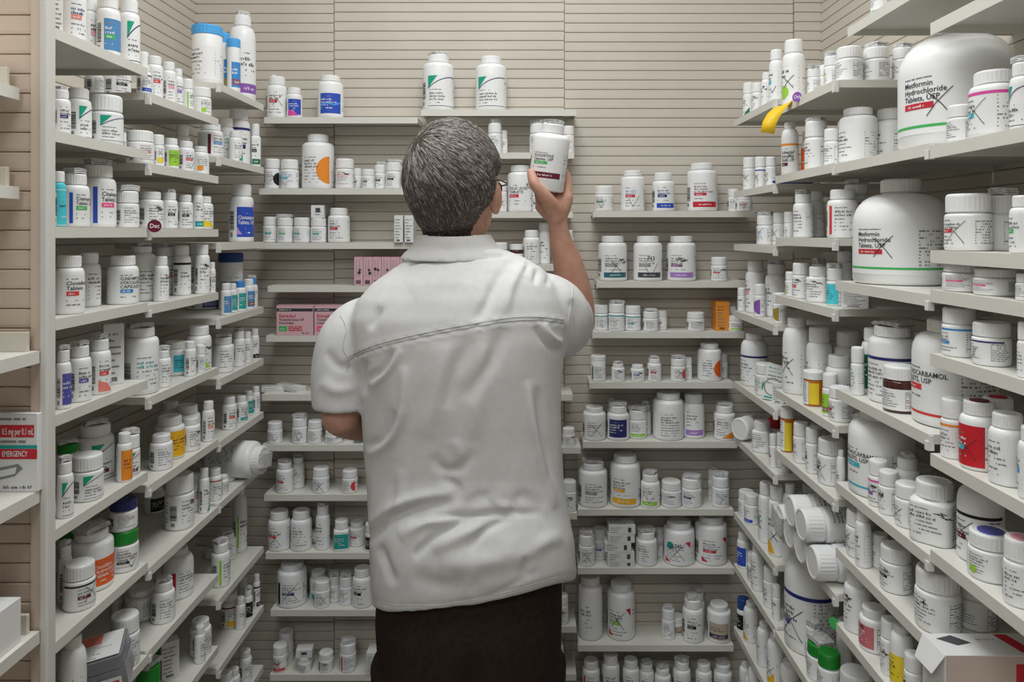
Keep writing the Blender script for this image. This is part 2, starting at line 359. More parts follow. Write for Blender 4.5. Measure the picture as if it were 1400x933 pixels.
# type: cap radius / body radius, cap height as a fraction of the height, shoulder start fraction, shoulder roundness
KIND = {'r': (.80, .20, .70), 'w': (.95, .33, .60), 'n': (.64, .12, .68), 'J': (.42, .13, .57), 's': (.80, .27, .66), 'a': (1.04, .24, .745), 'd': (.96, .30, .62), 'can': (1.03, .17, .825)}
def bottle(r, h, kind, tok, seed):
    """returns (root, kind name, words); root is the moulded body, its children are cap, label and folded leaflet"""
    rr = random.Random(seed); cr, ch, sh = KIND[kind]
    if kind == 'r' and r > .030: ch = .135; sh = .77; cr = .76
    if kind == 'r' and h > 3.3 * r and r < .03: sh = .68
    for t in tok:
        if t.startswith('cr='): cr = float(t[3:])
    cr *= r; ch *= h; zc = h - ch; zs = sh * h; nr = min(cr * .93, r * .97)
    if kind in 'ws': zc_gap = .02 * h
    else: zc_gap = .012 * h
    e = r * .10
    prof = [(r * .90, 0), (r * .97, e * .35), (r, e), (r, zs)]
    zn = zc - zc_gap
    if kind not in ('a', 'can'):
        for t in ((.25, .5, .75, 1) if kind != 'J' else (.1, .22, .34, .46, .58, .7, .8, .9, .96, 1)): prof.append((nr + (r - nr) * math.cos(t * math.pi / 2) ** (.8 if kind != 'J' else .95), zs + (zn - zs) * math.sin(t * math.pi / 2)))
    else: prof.append((r * .985, zs + .01 * h)); nr = r * .95
    prof += [(nr * .93, zn + zc_gap * .6), (nr * .93, zc + ch * .25)]
    sq = 5.0 if kind == 's' else 0
    v, f = lathe(prof, 40 if r > .035 else 28, sq)
    bmat = WHITE
    if kind == 'a': bmat = mat('amber_vial', (.82, .27, .02), .12, .5, .45)
    if kind == 'd': bmat = mat('brown_glass', (.075, .022, .018), .1, .6)
    if 'F:cyan' in tok and 'T:cyan' in tok: bmat = mat('print_cyan', COL['cyan'], .42, .35)
    name = {'r': 'pill_bottle', 'w': 'pill_jar', 'n': 'bulk_bottle', 'J': 'pill_jug', 's': 'square_bottle', 'a': 'pill_vial', 'd': 'brown_bottle', 'can': 'canister'}[kind]
    root = pyd(name, v, f, None, [bmat], None, True)
    # cap: fluted skirt, plain rim and slightly dished top
    cap = [t[4:] for t in tok if t.startswith('cap:')]
    cm = CAPW if not cap else mat('cap_' + cap[0], COL['capgreen' if cap[0] == 'green' else cap[0]], .4, .4)
    b = ch * .06; cp = [(cr * .9, zc), (cr * .985, zc + .001), (cr, zc + b), (cr, zc + ch * .12), (cr, zc + ch * .13), (cr, zc + ch * .84), (cr * .985, zc + ch * .85), (cr * .97, zc + ch * .93), (cr * .90, h), (cr * .80, h), (cr * .76, h - .0008)]
    v, f = lathe(cp, 56, 0, (zc + ch * .125, zc + ch * .845)); co = pyd('cap', v, f, root, [cm], None, False)
    for p in co.data.polygons: p.use_smooth = False
    if cap: co['label'] = {'sky': 'bright blue', 'azure': 'blue', 'darkblue': 'dark blue', 'navyd': 'navy blue', 'green': 'green', 'crimson': 'red'}[cap[0]] + ' screw cap'
    for t in tok:
        if t.startswith('Q:'):
            v, f = lathe([(cr * .62, h - .0008), (cr * .62, h + .0006)], 24); pyd('cap_sticker', v, f, co, [ink(t[2:])])
    # label
    z0, z1 = e * 1.6, zs * .985
    if kind == 'r' and r > .03: z0, z1 = .05 * h, .62 * h
    if kind == 'n': z0, z1 = .05 * h, .60 * h
    if kind == 'J': z0, z1 = .10 * h, .565 * h
    if kind == 'd': z0, z1 = .06 * h, .52 * h
    if kind == 'can': z0, z1 = .06 * h, .62 * h
    for t in tok:
        if t.startswith('zl='): z0, z1 = [float(q) * h for q in t[3:].split(',')]
    def wrap(u, z, lv):
        a = u / r; q = r * (sqr(a) if sq else 1) + .00022 + .0002 * lv
        return (q * math.sin(a), -q * math.cos(a), z)
    pr = Print(wrap)
    if kind == 'a':
        pr.quad(-R(120) * r, R(20) * r, z0, z1 * .96, 'white', 0)
        for k in range(10): pr.words(-R(110) * r, R(8) * r, z1 * (.9 - .08 * k), .03 * h, 'ink' if k in (1, 4) else 'fine', rr, 2, False)
        pr.quad(R(22) * r, R(80) * r, z0 * 1.5, z1 * .92, 'yellow', 1)
    else: design(pr, r, z0, z1, tok, rr)
    pr.build('label', root)
    if 'L' in tok:                                                  # folded package leaflet stuck on the cap
        a = cr * rr.uniform(.72, .98); bq = cr * rr.uniform(.45, .7); t = min(.010, .3 * ch + .003) * rr.uniform(.7, 1.15); v = []; f = []; n = 7
        for lay in range(3):
            zz = h + t * lay / 3 + .0003; sx = rr.uniform(-.08, .08) * a
            for k in range(n):
                x = -a + 2 * a * k / (n - 1); bow = .0022 * (1 - (x / a) ** 2) * rr.uniform(.6, 1)
                v += [(x + sx, -bq, zz + bow), (x + sx, bq, zz + bow), (x + sx, bq, zz + bow + t * .27), (x + sx, -bq, zz + bow + t * .27)]
            o_ = lay * n * 4
            for k in range(n - 1):
                i = o_ + k * 4
                for q in range(4): f.append((i + q, i + (q + 1) % 4, i + 4 + (q + 1) % 4, i + 4 + q))
            f.append((o_, o_ + 3, o_ + 2, o_ + 1)); i = o_ + (n - 1) * 4; f.append((i, i + 1, i + 2, i + 3))
        lf = pyd('leaflet', v, f, root, [LEAF]); lf.rotation_euler = (0, 0, rr.uniform(-.5, .5))
    return root
CW = dict(salmon='salmon', hotpink='bright pink', navyd='navy', crimsonr='red', crimson='red', steel='blue', darkteal='dark-teal', tealc='teal', vermilion='orange-red', azure='blue', sky='sky blue', indigo='indigo', darkblue='dark blue')
def cw(c): return CW.get(c, c)
def describe(kind, tok, h):
    w_ = []; T = {}
    for t in tok:
        if len(t) > 2 and t[1] == ':': T[t[0]] = t[2:]
    size = 'small' if h < .075 else ('tall' if h > .115 else '')
    if kind == 'J': size = 'huge'
    noun = {'r': 'white bottle', 'w': 'wide-capped bottle', 'n': 'bulk bottle', 'J': 'white jug', 's': 'square bottle', 'a': 'amber vial', 'd': 'brown bottle', 'can': 'canister'}[kind]
    for t in tok:
        if t.startswith('cap:'): noun = {'sky': 'blue', 'azure': 'blue', 'darkblue': 'dark-blue', 'navyd': 'navy', 'green': 'green', 'crimson': 'red'}[t[4:]] + '-capped bottle'
    look = ''
    for k, ph in (('F', '%s label'), ('H', '%s half-disc'), ('K', '%s corner marks'), ('B', '%s bottom band'), ('T', '%s top band'), ('V', '%s stripe'), ('D', '%s dot'), ('Q', '%s cap sticker'), ('p', '%s box'), ('A', '%s corner')):
        if k in T: look = ph % cw(T[k]); break
    if 'g' in tok: look = 'green triangle'
    if not look: look = 'black X' if 'X' in tok else 'marker scribble' if 'k' in tok else 'check mark' if 'v' in tok else 'leaflet on cap' if 'L' in tok else 'plain print'
    return (size + ' ' + noun).strip() + ', ' + look
TABLE = '''
@LA1
70 85 -16 box:white
86 116 -23 r p:salmon t:navy
114 132 -14 w d3 p:pink
134 163 -3 r F:steel p:green L
163 191 1 r g
@LB1
117 140 96 r d7
143 177 90 r d7 p:black k
188 206 91 r T:navy B:blue
190 203 72 w d8
201 222 78 r p:red
222 240 86 r p:pink
237 250 95 r p:purple
249 264 109 w V:lime
264 288 121 w D:lime
@LC1
264 303 37 can cap:sky o-60
300 314 46 can cap:sky F:azure B:yellow d2
311 328 54 can cap:sky F:azure B:salmon
310 353 23 n d3 B:purple L
@BL1
353 361 103 r p:red
@LA2
72 95 124 r p:navy L
92 123 122 r g d2
124 166 132 w g
165 174 182 w d8
@LB2
174 209 180 w p:salmon
208 224 185 w D:yellow
223 244 190 r F:lime
242 265 194 r p:red v
262 285 201 r D:orange
235 263 173 r d8 V:maroon
@LC2
272 304 170 r V:maroon p:azure
298 320 162 r d3 t:teal
307 346 144 r d5 T:navy p:navy
313 331 180 r A:teal
346 361 170 s p:black B:darkgreen
@LA3
72 89 235 r F:cyan T:cyan B:cyan
85 120 239 r V:blue p:green L txt=Citalopram|Tablets,_USP
112 156 224 r V:blue p:hotpink L d1 txt=Citalopram|Tablets,_USP
156 192 262 w L
@LB3
188 222 263 r k
220 242 264 r p:black L
242 263 267 r p:black
260 280 255 r d4 B:teal
280 309 269 r A:yellow
300 317 273 r d3 p:red
@LC3
314 346 253 r F:blue txtw=Clonazepam|Tablets,_USP K:orchid
@LA4
76 113 350 r p:red txt=Clonidine|Tablets o-15
108 136 346 r d4 c
144 192 350 r p:azure txt=CLINDAMYCIN|HYDROCHLORIDE|CAPSULES o-10
@LB4
174 213 334 n d3 L c
211 230 351 r #21
210 243 338 r d4 p:salmon L
237 260 336 r d2 T:black
255 281 334 r d2
278 298 335 r k d1
292 301 359 r p:navy
@LC4
296 335 346 can cap:darkblue d6
253 301 397 r d9 F:indigo
302 316 388 r F:steel
312 324 388 r F:teal d1
321 336 385 r cap:azure F:teal
335 352 381 r cap:azure t:darkgreen p:salmon L
350 366 382 r F:steel B:orange
@LA5
77 96 479 r F:indigo L
94 123 473 r p:indigo L c
121 150 464 r p:red L A:salmon
138 170 443 box:white d4
@LB5
170 215 448 r t:teal L
213 233 479 r L
222 260 467 r F:aqua d3
251 269 467 r c d2
254 289 446 r A:lime k
289 302 472 w
@LC5
290 319 461 r L
317 335 453 r L
331 344 454 r
341 354 450 r B:black v
352 364 460 r L
@LA6
79 99 632 r g L
77 108 607 r cap:green d7 L
100 139 621 w g
105 155 580 r d5 g p:maroon L
159 198 594 w g p:maroon L d2
191 211 592 r F:orange d3
@LB6
206 235 594 r
218 247 549 r d8
210 254 569 r F:amber d3
247 273 571 r k
255 290 554 r B:black d2
271 296 530 r d8
286 303 549 r p:salmon
295 323 534 r d3 p:red
@LC6
304 323 543 r p:red c
321 338 542 r X B:teal
334 346 535 r F:teal d1
343 357 529 r
@LA7
89 128 769 w T:black p:maroon X
81 98 746 r L d3
98 152 725 r F:vermilion L d1 txtw=Clonidine|Hydrochloride|Tablets,_USP
81 112 726 r cap:green d9
150 189 723 w cap:green p:black v txt=Clonidine|Hydrochloride|Tablets,_USP o-15
@LB7
197 225 666 r d11 F:black
227 264 648 w k
257 275 648 r d3 p:pink k
271 287 641 r d2 t:black A:teal
@LC7
285 303 641 r T:rust
298 312 650 r V:teal
302 321 635 r d2
278 302 618 r d9 p:black
@LB8
172 213 803 r d2
208 238 795 r L c
223 263 749 n V:crimson d1
153 174 811 r d9
@LC8
279 299 750 r d8 L
289 314 742 r V:lime L
297 322 729 r d4 L
319 337 666 n V:lime d3
291 307 767 w V:lime L
@LA8
156 193 840 w Y1.293
83 116 870 n t:black
@LB9
187 218 910 w cap:green L
203 227 890 w cap:green d5
220 244 875 box:white A:amber d3
259 289 847 r
285 300 856 r d4
@LC9
302 326 811 r T:maroon A:amber d1
322 335 817 r
332 345 807 r F:black L
342 359 786 r T:black B:black
323 341 789 r d8
@LC10
326 344 889 r k
311 328 914 r
298 319 919 r
@BL1
365 392 106 r p:crimson X t:maroon
392 413 121 r F:blue A:magenta
435 469 105 r F:blue W:sky
@BL2
362 383 218 w X H:black
384 408 219 w t:sky p:aqua
412 458 185 r cr=.65 H:orange
459 484 218 w t:crimson k
482 495 231 w p:black d3
495 512 232 w p:black
512 529 226 w p:black L
527 549 223 w p:black L
548 557 228 w
@BL3
349 362 301 w F:indigo
360 380 297 w t:teal p:teal
379 401 298 w t:teal p:green L
402 424 298 w t:teal p:teal
425 446 299 w t:teal p:teal
449 478 285 r p:crimson t:navy
541 553 295 box:white
555 567 295 box:white
@BL7
366 386 577 w v
400 420 571 w v L
421 440 575 w
445 469 592 w k
469 483 596 w
483 499 597 w F:darkgreen
@BL8
378 401 632 r p:crimson t:navy L
399 416 625 r d4 L
428 450 639 w X
468 489 642 w H:red
@BL9
367 397 698 r X p:red
398 426 697 r
428 455 691 r d5 L
424 444 726 w A:darkgreen
456 478 711 s X F:teal t:crimson
477 499 713 r p:crimson
499 517 715 w F:black
@BL10
380 419 768 r p:navy X V:black
423 448 780 r d5 A:teal
430 451 793 w X
450 465 787 w d4 L
464 482 788 w L
482 509 776 r p:black
@BL11
373 393 881 w p:red B:red X
381 401 863 w d5 p:red v
407 427 896 w v
436 456 891 w V:black k
465 487 878 w V:crimson L
503 522 887 box:white
@BM1
577 622 77 r g L cr=.68
649 694 79 r g cr=.66
@BM2
667 686 166 w L
684 694 179 w d3
724 748 165 w L
769 785 173 w
@BM3
679 693 248 w X
694 729 227 r p:crimson txt=FOLIC_ACID|TABLETS
728 741 258 w p:darkgreen
@BM4
673 694 332 w
696 717 334 d
715 738 315 r
735 752 305 r
774 787 315 r
@BM7
769 786 585 w k
@BM8
769 788 657 w k
@BM9
772 784 769 w k
@BM10
760 777 813 w k
@BM11
755 771 881 w
@BR1
813 838 255 w p:darkgreen v
849 881 234 r t:steel p:crimson v
892 922 237 r p:navy B:blue t:navy
940 980 224 r p:crimson B:crimson t:maroon
995 1010 259 w d4
1006 1028 266 w p:crimson v
@BR2
818 857 323 r k p:gray B:darkteal X
866 905 323 r v p:gray B:charcoal #712
912 951 323 r k p:plum B:violet
972 994 352 w p:crimson k
@BR3
812 832 417 w T:teal v
832 854 415 w T:teal L
854 876 418 w T:teal p:teal
879 900 426 w c L
898 912 425 w p:crimson d4
939 963 427 w k
984 1004 412 box:orange d4
995 1007 419 w V:lime
1003 1024 432 w B:lime
@BR4
808 828 486 can V:darkgreen
836 854 497 r k L
862 881 499 r k p:indigo
885 904 490 r p:crimson L
917 937 490 w X H:red L
935 946 489 w d4
954 986 469 r H:vermilion
993 1013 483 w X
@BR5
797 828 556 r t:maroon X
826 847 548 r d5 L
830 860 554 r F:navyd L
859 884 560 w B:lime L
875 892 553 r d5 L
893 934 536 r t:black
932 964 538 r d2 B:violet
979 1008 554 r A:orange L
@BR6
791 830 632 r p:gray L
834 875 621 r p:amber B:amber
876 902 648 r B:lime v L
904 931 657 w k
932 959 653 w p:navy L
968 982 642 w d5 L
973 997 651 w t:navy X L
@BR7
791 813 730 w X L
810 829 722 w d5 p:indigo
869 898 726 r L
896 908 723 r d5
907 949 712 r D:tealc #245 X K:crimson
949 995 704 r p:crimson K:crimson
@BR8
788 826 787 r d3
824 874 795 r X p:lime K:crimson
904 923 832 w d3 L
913 937 842 w F:tan B:navy
933 961 818 r p:black L
944 965 809 r d5 L
967 999 825 r F:tan B:navy
@BR9
796 820 902 r V:crimson
823 847 894 r
851 874 901 r
874 894 907 r L
895 917 913 r L
920 944 903 r L
951 973 906 r
977 1002 907 r L
@RC1
1016 1030 114 w A:darkgreen
1028 1042 114 w k
1041 1055 100 r k
1052 1071 69 r p:aqua v
@RB1
1064 1106 56 r X D:lime
1104 1121 95 w L
1120 1134 90 w d4
1127 1146 78 w L p:yellow
1144 1178 66 w e
1181 1215 67 w e L
1221 1247 67 w e L
@RC2
1016 1033 216 w X
1032 1048 215 w T:indigo X
1047 1061 215 w p:orange v
@RB2
1060 1100 168 n T:orange p:maroon txt=Labetalol|Hydrochloride|Tablets,_USP X o25
1096 1109 180 r F:vermilion d4
1101 1130 167 w L
1127 1147 177 w V:blue
1144 1156 167 r d4
1149 1197 149 r e
1197 1237 150 r e
@RA0
1191 1214 -18 w B:green
@RA2
1236 1377 28 J big e o16 B:green p:crimson X txt=Metformin|Hydrochloride|Tablets,_USP
@RN1
1297 1332 145 w
1329 1388 99 r T:magenta p:cyan X
1383 1413 87 r g L
1417 1448 108 r
@RC3
1035 1061 295 w L X t:sky
1057 1076 291 w d2 X
1072 1086 290 w A:navy
@RB3
1085 1111 266 r V:navy L
1092 1112 281 r V:lime p:navy
1104 1127 262 r V:blue d2
1112 1152 260 r e V:red c o30
1152 1190 247 r e p:red T:red L
@RA3
1166 1284 246 J big o16 B:green p:crimson X txt=Metformin|Hydrochloride|Tablets,_USP
@RN2
1295 1352 266 w X p:crimson
1351 1391 268 w d3 c L
1383 1417 268 r p:green
@RN3
1274 1335 356 w p:hotpink c o25
1335 1389 356 w p:hotpink c o25
1391 1417 360 w
@RC4
1008 1020 394 w k
1019 1047 357 r p:pink d2
1031 1046 389 w H:purple
1047 1076 361 r d3 L
1057 1076 401 w H:mustard
@RB4
1074 1091 372 w D:yellow
1084 1106 360 w p:red k
1104 1135 365 s c k
1110 1130 361 w d4 L
1131 1152 367 w F:cyan L
1143 1166 344 r d4
1152 1190 397 box:white e
@RN4
1287 1335 412 w T:azure p:azure
1332 1379 441 w T:navyd v
1393 1417 441 w
@RC5
1012 1051 456 n T:navyd c
1033 1060 497 w H:green
1056 1073 525 box:white d1
@RB5
1068 1111 435 n X t:black
1101 1139 448 r d4 t:navy
1130 1165 486 r d2
1099 1126 507 a V:yellow
1125 1145 511 w F:lime B:magenta
1134 1163 529 w X p:crimson
1141 1178 454 r d7
@RA4
1164 1181 475 w t:teal
1179 1212 449 r F:darkgreen d2
1190 1251 446 r T:navyd L d1
1209 1251 500 d
1240 1260 507 d
1253 1356 437 n e B:red p:red txt=METHOCARBAMOL|TABLETS,_USP
1250 1276 455 r d11
@RN5
1283 1323 545 w T:orange c o20
1315 1363 548 r p:aqua F:crimsonr X Q:maroon
1355 1400 565 r c o20
1337 1392 543 r d7 Q:crimson
1395 1433 584 r p:sky
@RC6
1029 1055 576 s c
1052 1063 594 w p:crimson
1050 1067 572 w cap:crimson d5
1062 1080 592 w c
@RB6
1060 1093 557 a V:yellow
1085 1106 578 w X
1102 1120 585 w p:black
1111 1124 587 w d2 p:black
1119 1155 600 w #72 X p:black
1144 1155 616 n
1103 1134 580 r d8
@RA5
1154 1235 530 n big p:aqua B:aqua txt=METHOCARBAMOL|TABLETS,_USP
1180 1222 629 w T:magenta p:purple k
1195 1235 644 w #24 k
1220 1261 626 r d7 L
1233 1278 647 r d6
1225 1260 661 w X
1249 1307 657 s k
@RN6
1300 1381 648 n d5 p:maroon T:black X
1327 1381 726 w Q:indigo D:lime c o25
1375 1415 735 w Q:pink c o25
@RC7
1009 1032 671 w
1018 1038 676 w B:blue
1037 1057 660 r X p:teal
1051 1073 664 r X A:amber
1070 1090 661 n T:black d2
1079 1145 663 J e T:mustard
@RC8
1003 1023 728 r F:blue
1015 1034 730 r V:navy d1
1022 1047 757 w X
1025 1047 777 w A:orange L
1044 1064 775 w X
1056 1067 801 w k
@RB8
1061 1126 726 n big d1 T:navy p:indigo X
1085 1117 845 w
1095 1129 857 w L
1104 1139 878 w cap:green L
1116 1151 891 w cap:green
1129 1164 905 w
1149 1192 918 w X
1136 1163 865 r d8
1154 1195 898 w d8
1119 1142 847 r d9
@RA6
1142 1163 687 r d1
1158 1195 698 w X
1193 1214 730 w d2
1205 1245 746 w #86 p:black
1254 1310 777 w c #4 e o25
1307 1359 793 w c e o25
@RA7
1149 1198 782 r k d2
1176 1214 830 r #40 F:rose
1205 1230 847 w k
1218 1247 854 n F:yellow
1237 1261 894 w k
@RC9
1000 1018 818 w cap:darkblue F:black
1016 1038 823 n A:amber d1
1035 1054 851 n c
1049 1072 866 n X A:amber
1067 1091 903 n
@RC10
1004 1018 890 n
1011 1029 907 n
1019 1038 921 n
'''
FROM = {'LA': 'the end panel', 'LB': 'the end panel', 'LC': 'the end panel', 'BL': 'the corner', 'BM': 'the head', 'BR': 'the man', 'RC': 'the corner', 'RB': 'the corner', 'RA': 'the corner', 'RN': 'the corner'}
cur = None; placed = {}; items = []
for ln in TABLE.strip().split('\n'):
    if ln[0] == '@': cur = ln[1:]; continue
    a, b, t, *tok = ln.split(); items.append([cur, float(a), float(b), float(t), tok])
byshelf = {}
for it in items: byshelf.setdefault(it[0], []).append(it)
seed = 0; DROPPED = []
CARTW = {'white': (.80, .80, .80), 'orange': (.80, .30, .04), 'pinkbox': COL['pinkbox']}
def carton(w_, d_, h_, col, tok, seed, name='medicine_carton'):
    """folding carton with printed front and side, tuck flap seam on top"""
    rr = random.Random(seed); bm = bmesh.new(); add_box(bm, -w_ / 2, w_ / 2, -d_ / 2, d_ / 2, 0, h_, 0, .0006)
    o = from_bm(name, bm, None, [mat('card_' + col, CARTW.get(col, COL.get(col)), .5)])
    bm = bmesh.new(); add_box(bm, -w_ / 2 + .001, w_ / 2 - .001, -d_ / 2 - .0003, d_ / 2 - .002, h_, h_ + .0005); from_bm('tuck_flap', bm, o, [MATS['card_' + col]])
    pr = Print(lambda u, z, lv: (u, -d_ / 2 - .0002 - .00012 * lv, z)); q = w_ / 2
    return o, pr, rr
def box_print(pr, u0, u1, z0, z1, rr, c='ink', n=7):
    for k in range(n):
        hh = (z1 - z0) / n; pr.words(u0, u0 + (u1 - u0) * rr.uniform(.5, 1), z1 - hh * (k + .8), hh * .45, c if k < 2 else 'fine', rr, 2, k < 2)
for key, its in byshelf.items():
    s = SH[key]; side = s['side']; done = []
    def depth(it): return next((int(t[1:]) for t in it[4] if t[0] == 'd' and t[1:].isdigit()), 0)
    order = sorted(range(len(its)), key=lambda i: (0 if 'big' in its[i][4] else 1, depth(its[i]), -(its[i][2] - its[i][1])))
    xs = sorted(range(len(its)), key=lambda i: its[i][1] + its[i][2]); rank = {i: k for k, i in enumerate(xs)}
    for i in order:
        sh_, a, b, top, tok = its[i]; seed += 1; rr = random.Random(seed * 13 + 5)
        kind = next((t for t in tok if t in KIND or t.startswith('box')), 'r'); d = depth(its[i]) / 100.0 + .006
        xc, wp = (a + b) / 2, (b - a); k = (xc - CX) / F; sc = 1.0
        ok = False
        for att in range(9):
            if side == 'B':
                Y = s['y0'] + d * .8 + wp * s['y0'] / F / 2
            else:
                xf = XFL if side == 'L' else XFR; sg = -1 if side == 'L' else 1
                Y = 1.3
                for _ in range(12):
                    r = wp * sc * Y / F / 2; Y = (xf + sg * (r + d)) / k
                r = wp * sc * Y / F / 2
                if Y - r < s['y0'] + .004: Y = (s['y0'] + .004) / (1 - wp * sc / F / 2)
                for t in tok:
                    if t[0] == 'Y': Y = float(t[1:])
                if 'e' in tok: Y = (s['y0'] + .006) / (1 - wp * sc / F / 2)
            while True:
                r = wp * sc * Y / F / 2; X = k * Y
                if kind == 'a' : r *= .97
                if side == 'B':
                    if Y + r > s['y1'] - .002: break
                    X = max(s['x0'] - .004 + r, min(s['x1'] + .004 - r, X))
                else:
                    if abs(X) + r > (abs(XL) if side == 'L' else XR) - .004: break
                    if Y + r > s['y1']:
                        if 'big' in tok and att == 0: Y = s['y1'] - r - .002; X = (XFL if side == 'L' else XFR) + (r + .003) * (-1 if side == 'L' else 1)
                        else: break
                    if side == 'L': X = min(X, XFL - r - .002)
                    else: X = max(X, XFR + r + .002)
                bad = [q for q in done if math.hypot(q[0] - X, q[1] - Y) < (q[2] + r) * 1.0 + .0012]
                if not bad: ok = True; break
                Y += .003
            if ok: break
            sc *= .93; d = max(.006, d - .01)
        if not ok:                                                  # no room on that line: take the free spot closest to it
            sc = .94
            for att in range(6):
                if side == 'B': Y = s['y0'] + .006 + wp * s['y0'] / F / 2
                else: Y = min(max((abs(XFL if side == 'L' else XFR) + .03) / abs(k), s['y0'] + .03), s['y1'] - .03)
                r = wp * sc * Y / F / 2; X = k * Y; best = None
                xa, xb, ya, yb = s['x0'] + r + .003, s['x1'] - r - .003, s['y0'] + r + .003, s['y1'] - r - .002
                for p_ in range(24):
                    for q_ in range(24):
                        x_, y_ = xa + (xb - xa) * p_ / 23, ya + (yb - ya) * q_ / 23
                        if all(math.hypot(q[0] - x_, q[1] - y_) > q[2] + r + .0012 for q in done):
                            c_ = abs(x_ / y_ - k) * 2 + .25 * abs(y_ - Y) + (.3 * abs(x_ - (XFL if side == 'L' else XFR)) if side != 'B' else 0)
                            if best is None or c_ < best[0]: best = (c_, x_, y_)
                if best and best[0] < .075: X, Y = best[1:]; ok = True; break
                sc *= .93
        if not ok: DROPPED.append((key, a, b, tok)); continue
        h = min(CAMZ - (top - CY) / F * Y - s['z'], s['room'] - (.013 if 'L' in tok else .001))
        h = max(h, r * 1.35)
        done.append((X, Y, r)); face = math.atan2(X, Y)             # turn from facing -Y to facing the aisle
        if side == 'B': rot = -face * .5 + rr.uniform(-.22, .22)
        elif side == 'L': rot = -face + R(rr.uniform(28, 54))
        else: rot = -face - R(rr.uniform(34, 64))
        for t in tok:
            if t[0] == 'o' and t[1:].lstrip('-').isdigit(): rot += R(int(t[1:]))
        if kind.startswith('box'):
            col = kind[4:]; dd = r * 1.2 if side != 'B' else min(.05, (s['y1'] - Y) * 1.5)
            rot = -face + R(10 if side == 'L' else -10) if side != 'B' else 0.0
            o, pr, rr = carton(r * 1.8 if side != 'B' else r * 1.96, dd, h, col, tok, seed)
            box_print(pr, -r * .75, r * .75, h * .15, h * .9, rr); pr.barcode(-r * .5, r * .3, h * .05, h * .12, rr); pr.build('printing', o)
            kn = 'carton'; look = col + ' carton standing upright'
        else:
            if kind == 's': rot = rot * .35 - face * .65
            o = bottle(r, h, kind, tok, seed); kn = 'vial' if kind == 'a' else 'jug' if kind == 'J' else 'bottle'; look = describe(kind, tok, h)
        o.location = (X, Y, s['z'] + .0004); o.rotation_euler = (0, 0, rot)
        frm = FROM[s['bay']]
        rk = rank[i]
        lab = '%s, %s from %s, %s shelf, %s' % (look, ORD[rk] if rk < 16 else 'last', frm, s['ord'], s['words'])
        tag(o, lab, kn, 'pharmacy stock, %s shelf, %s' % (s['ord'], s['words']))
print('DROPPED', len(DROPPED), DROPPED)
# ------------------------------------------------------------------ cartons, lying bottles and small things on the shelves
def place(o, loc, rz=0):
    o.location = loc; o.rotation_euler = (0, 0, rz); return o
def top_print(o, w_, d_, h_, rr, stripe=None):
    pr = Print(lambda u, z, lv: (u, z, h_ + .0006 + .00012 * lv))
    if stripe: pr.quad(w_ * .05, w_ * .16, -d_ / 2, d_ / 2, stripe, 1, 1)
    box_print(pr, -w_ * .45, w_ * .4, -d_ * .4, d_ * .4, rr, 'ink', 4); pr.build('top_printing', o)
# pink hormone-patch cartons, elbow side of the back wall
zz = SH['BL5']['z'] + .0004
for i, (a, b, pill) in enumerate(((375.7, 426.2, 'green'), (427.8, 478.5, 'hotpink'))):
    w_ = (b - a) / F * 1.925; h_ = .079; d_ = .055
    o, pr, rr = carton(w_, d_, h_, 'pinkbox', [], 900 + i); q = w_ / 2
    pr.quad(-q + .0008, q - .0008, h_ * .80, h_ * .90, 'ink', 1, 1); pr.words(-q * .85, -q * .2, h_ * .83, .004, 'white', rr, 2)
    pr.text(-q * .86, h_ * .60, .0125, 'Estradiol', 'crimson'); pr.text(-q * .86, h_ * .49, .0088, 'Transdermal System, USP', 'ink', 3, w_ * .68); pr.text(-q * .86, h_ * .38, .0085, '(Twice-Weekly)', 'ink', 3, w_ * .4)
    pr.quad(-q * .86, -q * .42, h_ * .14, h_ * .31, pill, 2, 1); pr.words(-q * .78, -q * .5, h_ * .19, .005, 'white', rr, 3)
    for k in range(3): pr.words(-q * .35, q * .4, h_ * (.27 - .06 * k), .004, 'crimson', rr, 2, False)
    pr.words(q * .4, q * .85, h_ * .05, .004, 'ink', rr, 2)
    pr.build('printing', o)
    place(o, ((a + b) / 2 / F * 1.925 - CX / F * 1.925, 1.938 + d_ / 2, zz))
    tag(o, ('pink carton with black top band and %s strength box, fifth shelf, back wall elbow side' % ('green' if i == 0 else 'pink')), 'carton', 'pink cartons')
zz = SH['BL4']['z'] + .0004
for i in range(6):
    a = 482.6 + 12.6 * i; w_ = 12.2 / F * 1.925; h_ = .0755
    o, pr, rr = carton(w_, .060, h_, 'pinkbox', [], 920 + i); q = w_ / 2
    for u in (-.5, .15): pr.quad(q * u, q * u + .0012, h_ * .3, h_ * .92, 'fine', 2)
    pr.disc(q * rr.uniform(-.4, .5), h_ * rr.uniform(.35, .6), .0042, 'ink', 3); pr.disc(q * .3, h_ * .55, .0035, 'charcoal', 3); pr.barcode(-q * .6, q * .5, h_ * .06, h_ * .2, rr)
    pr.build('printing', o); place(o, ((a + 6.1 - CX) / F * 1.925, 1.938 + .030, zz))
    tag(o, 'thin pink carton on edge, %s from the corner in the row of six, fourth shelf' % ORD[i], 'carton', 'thin pink cartons')
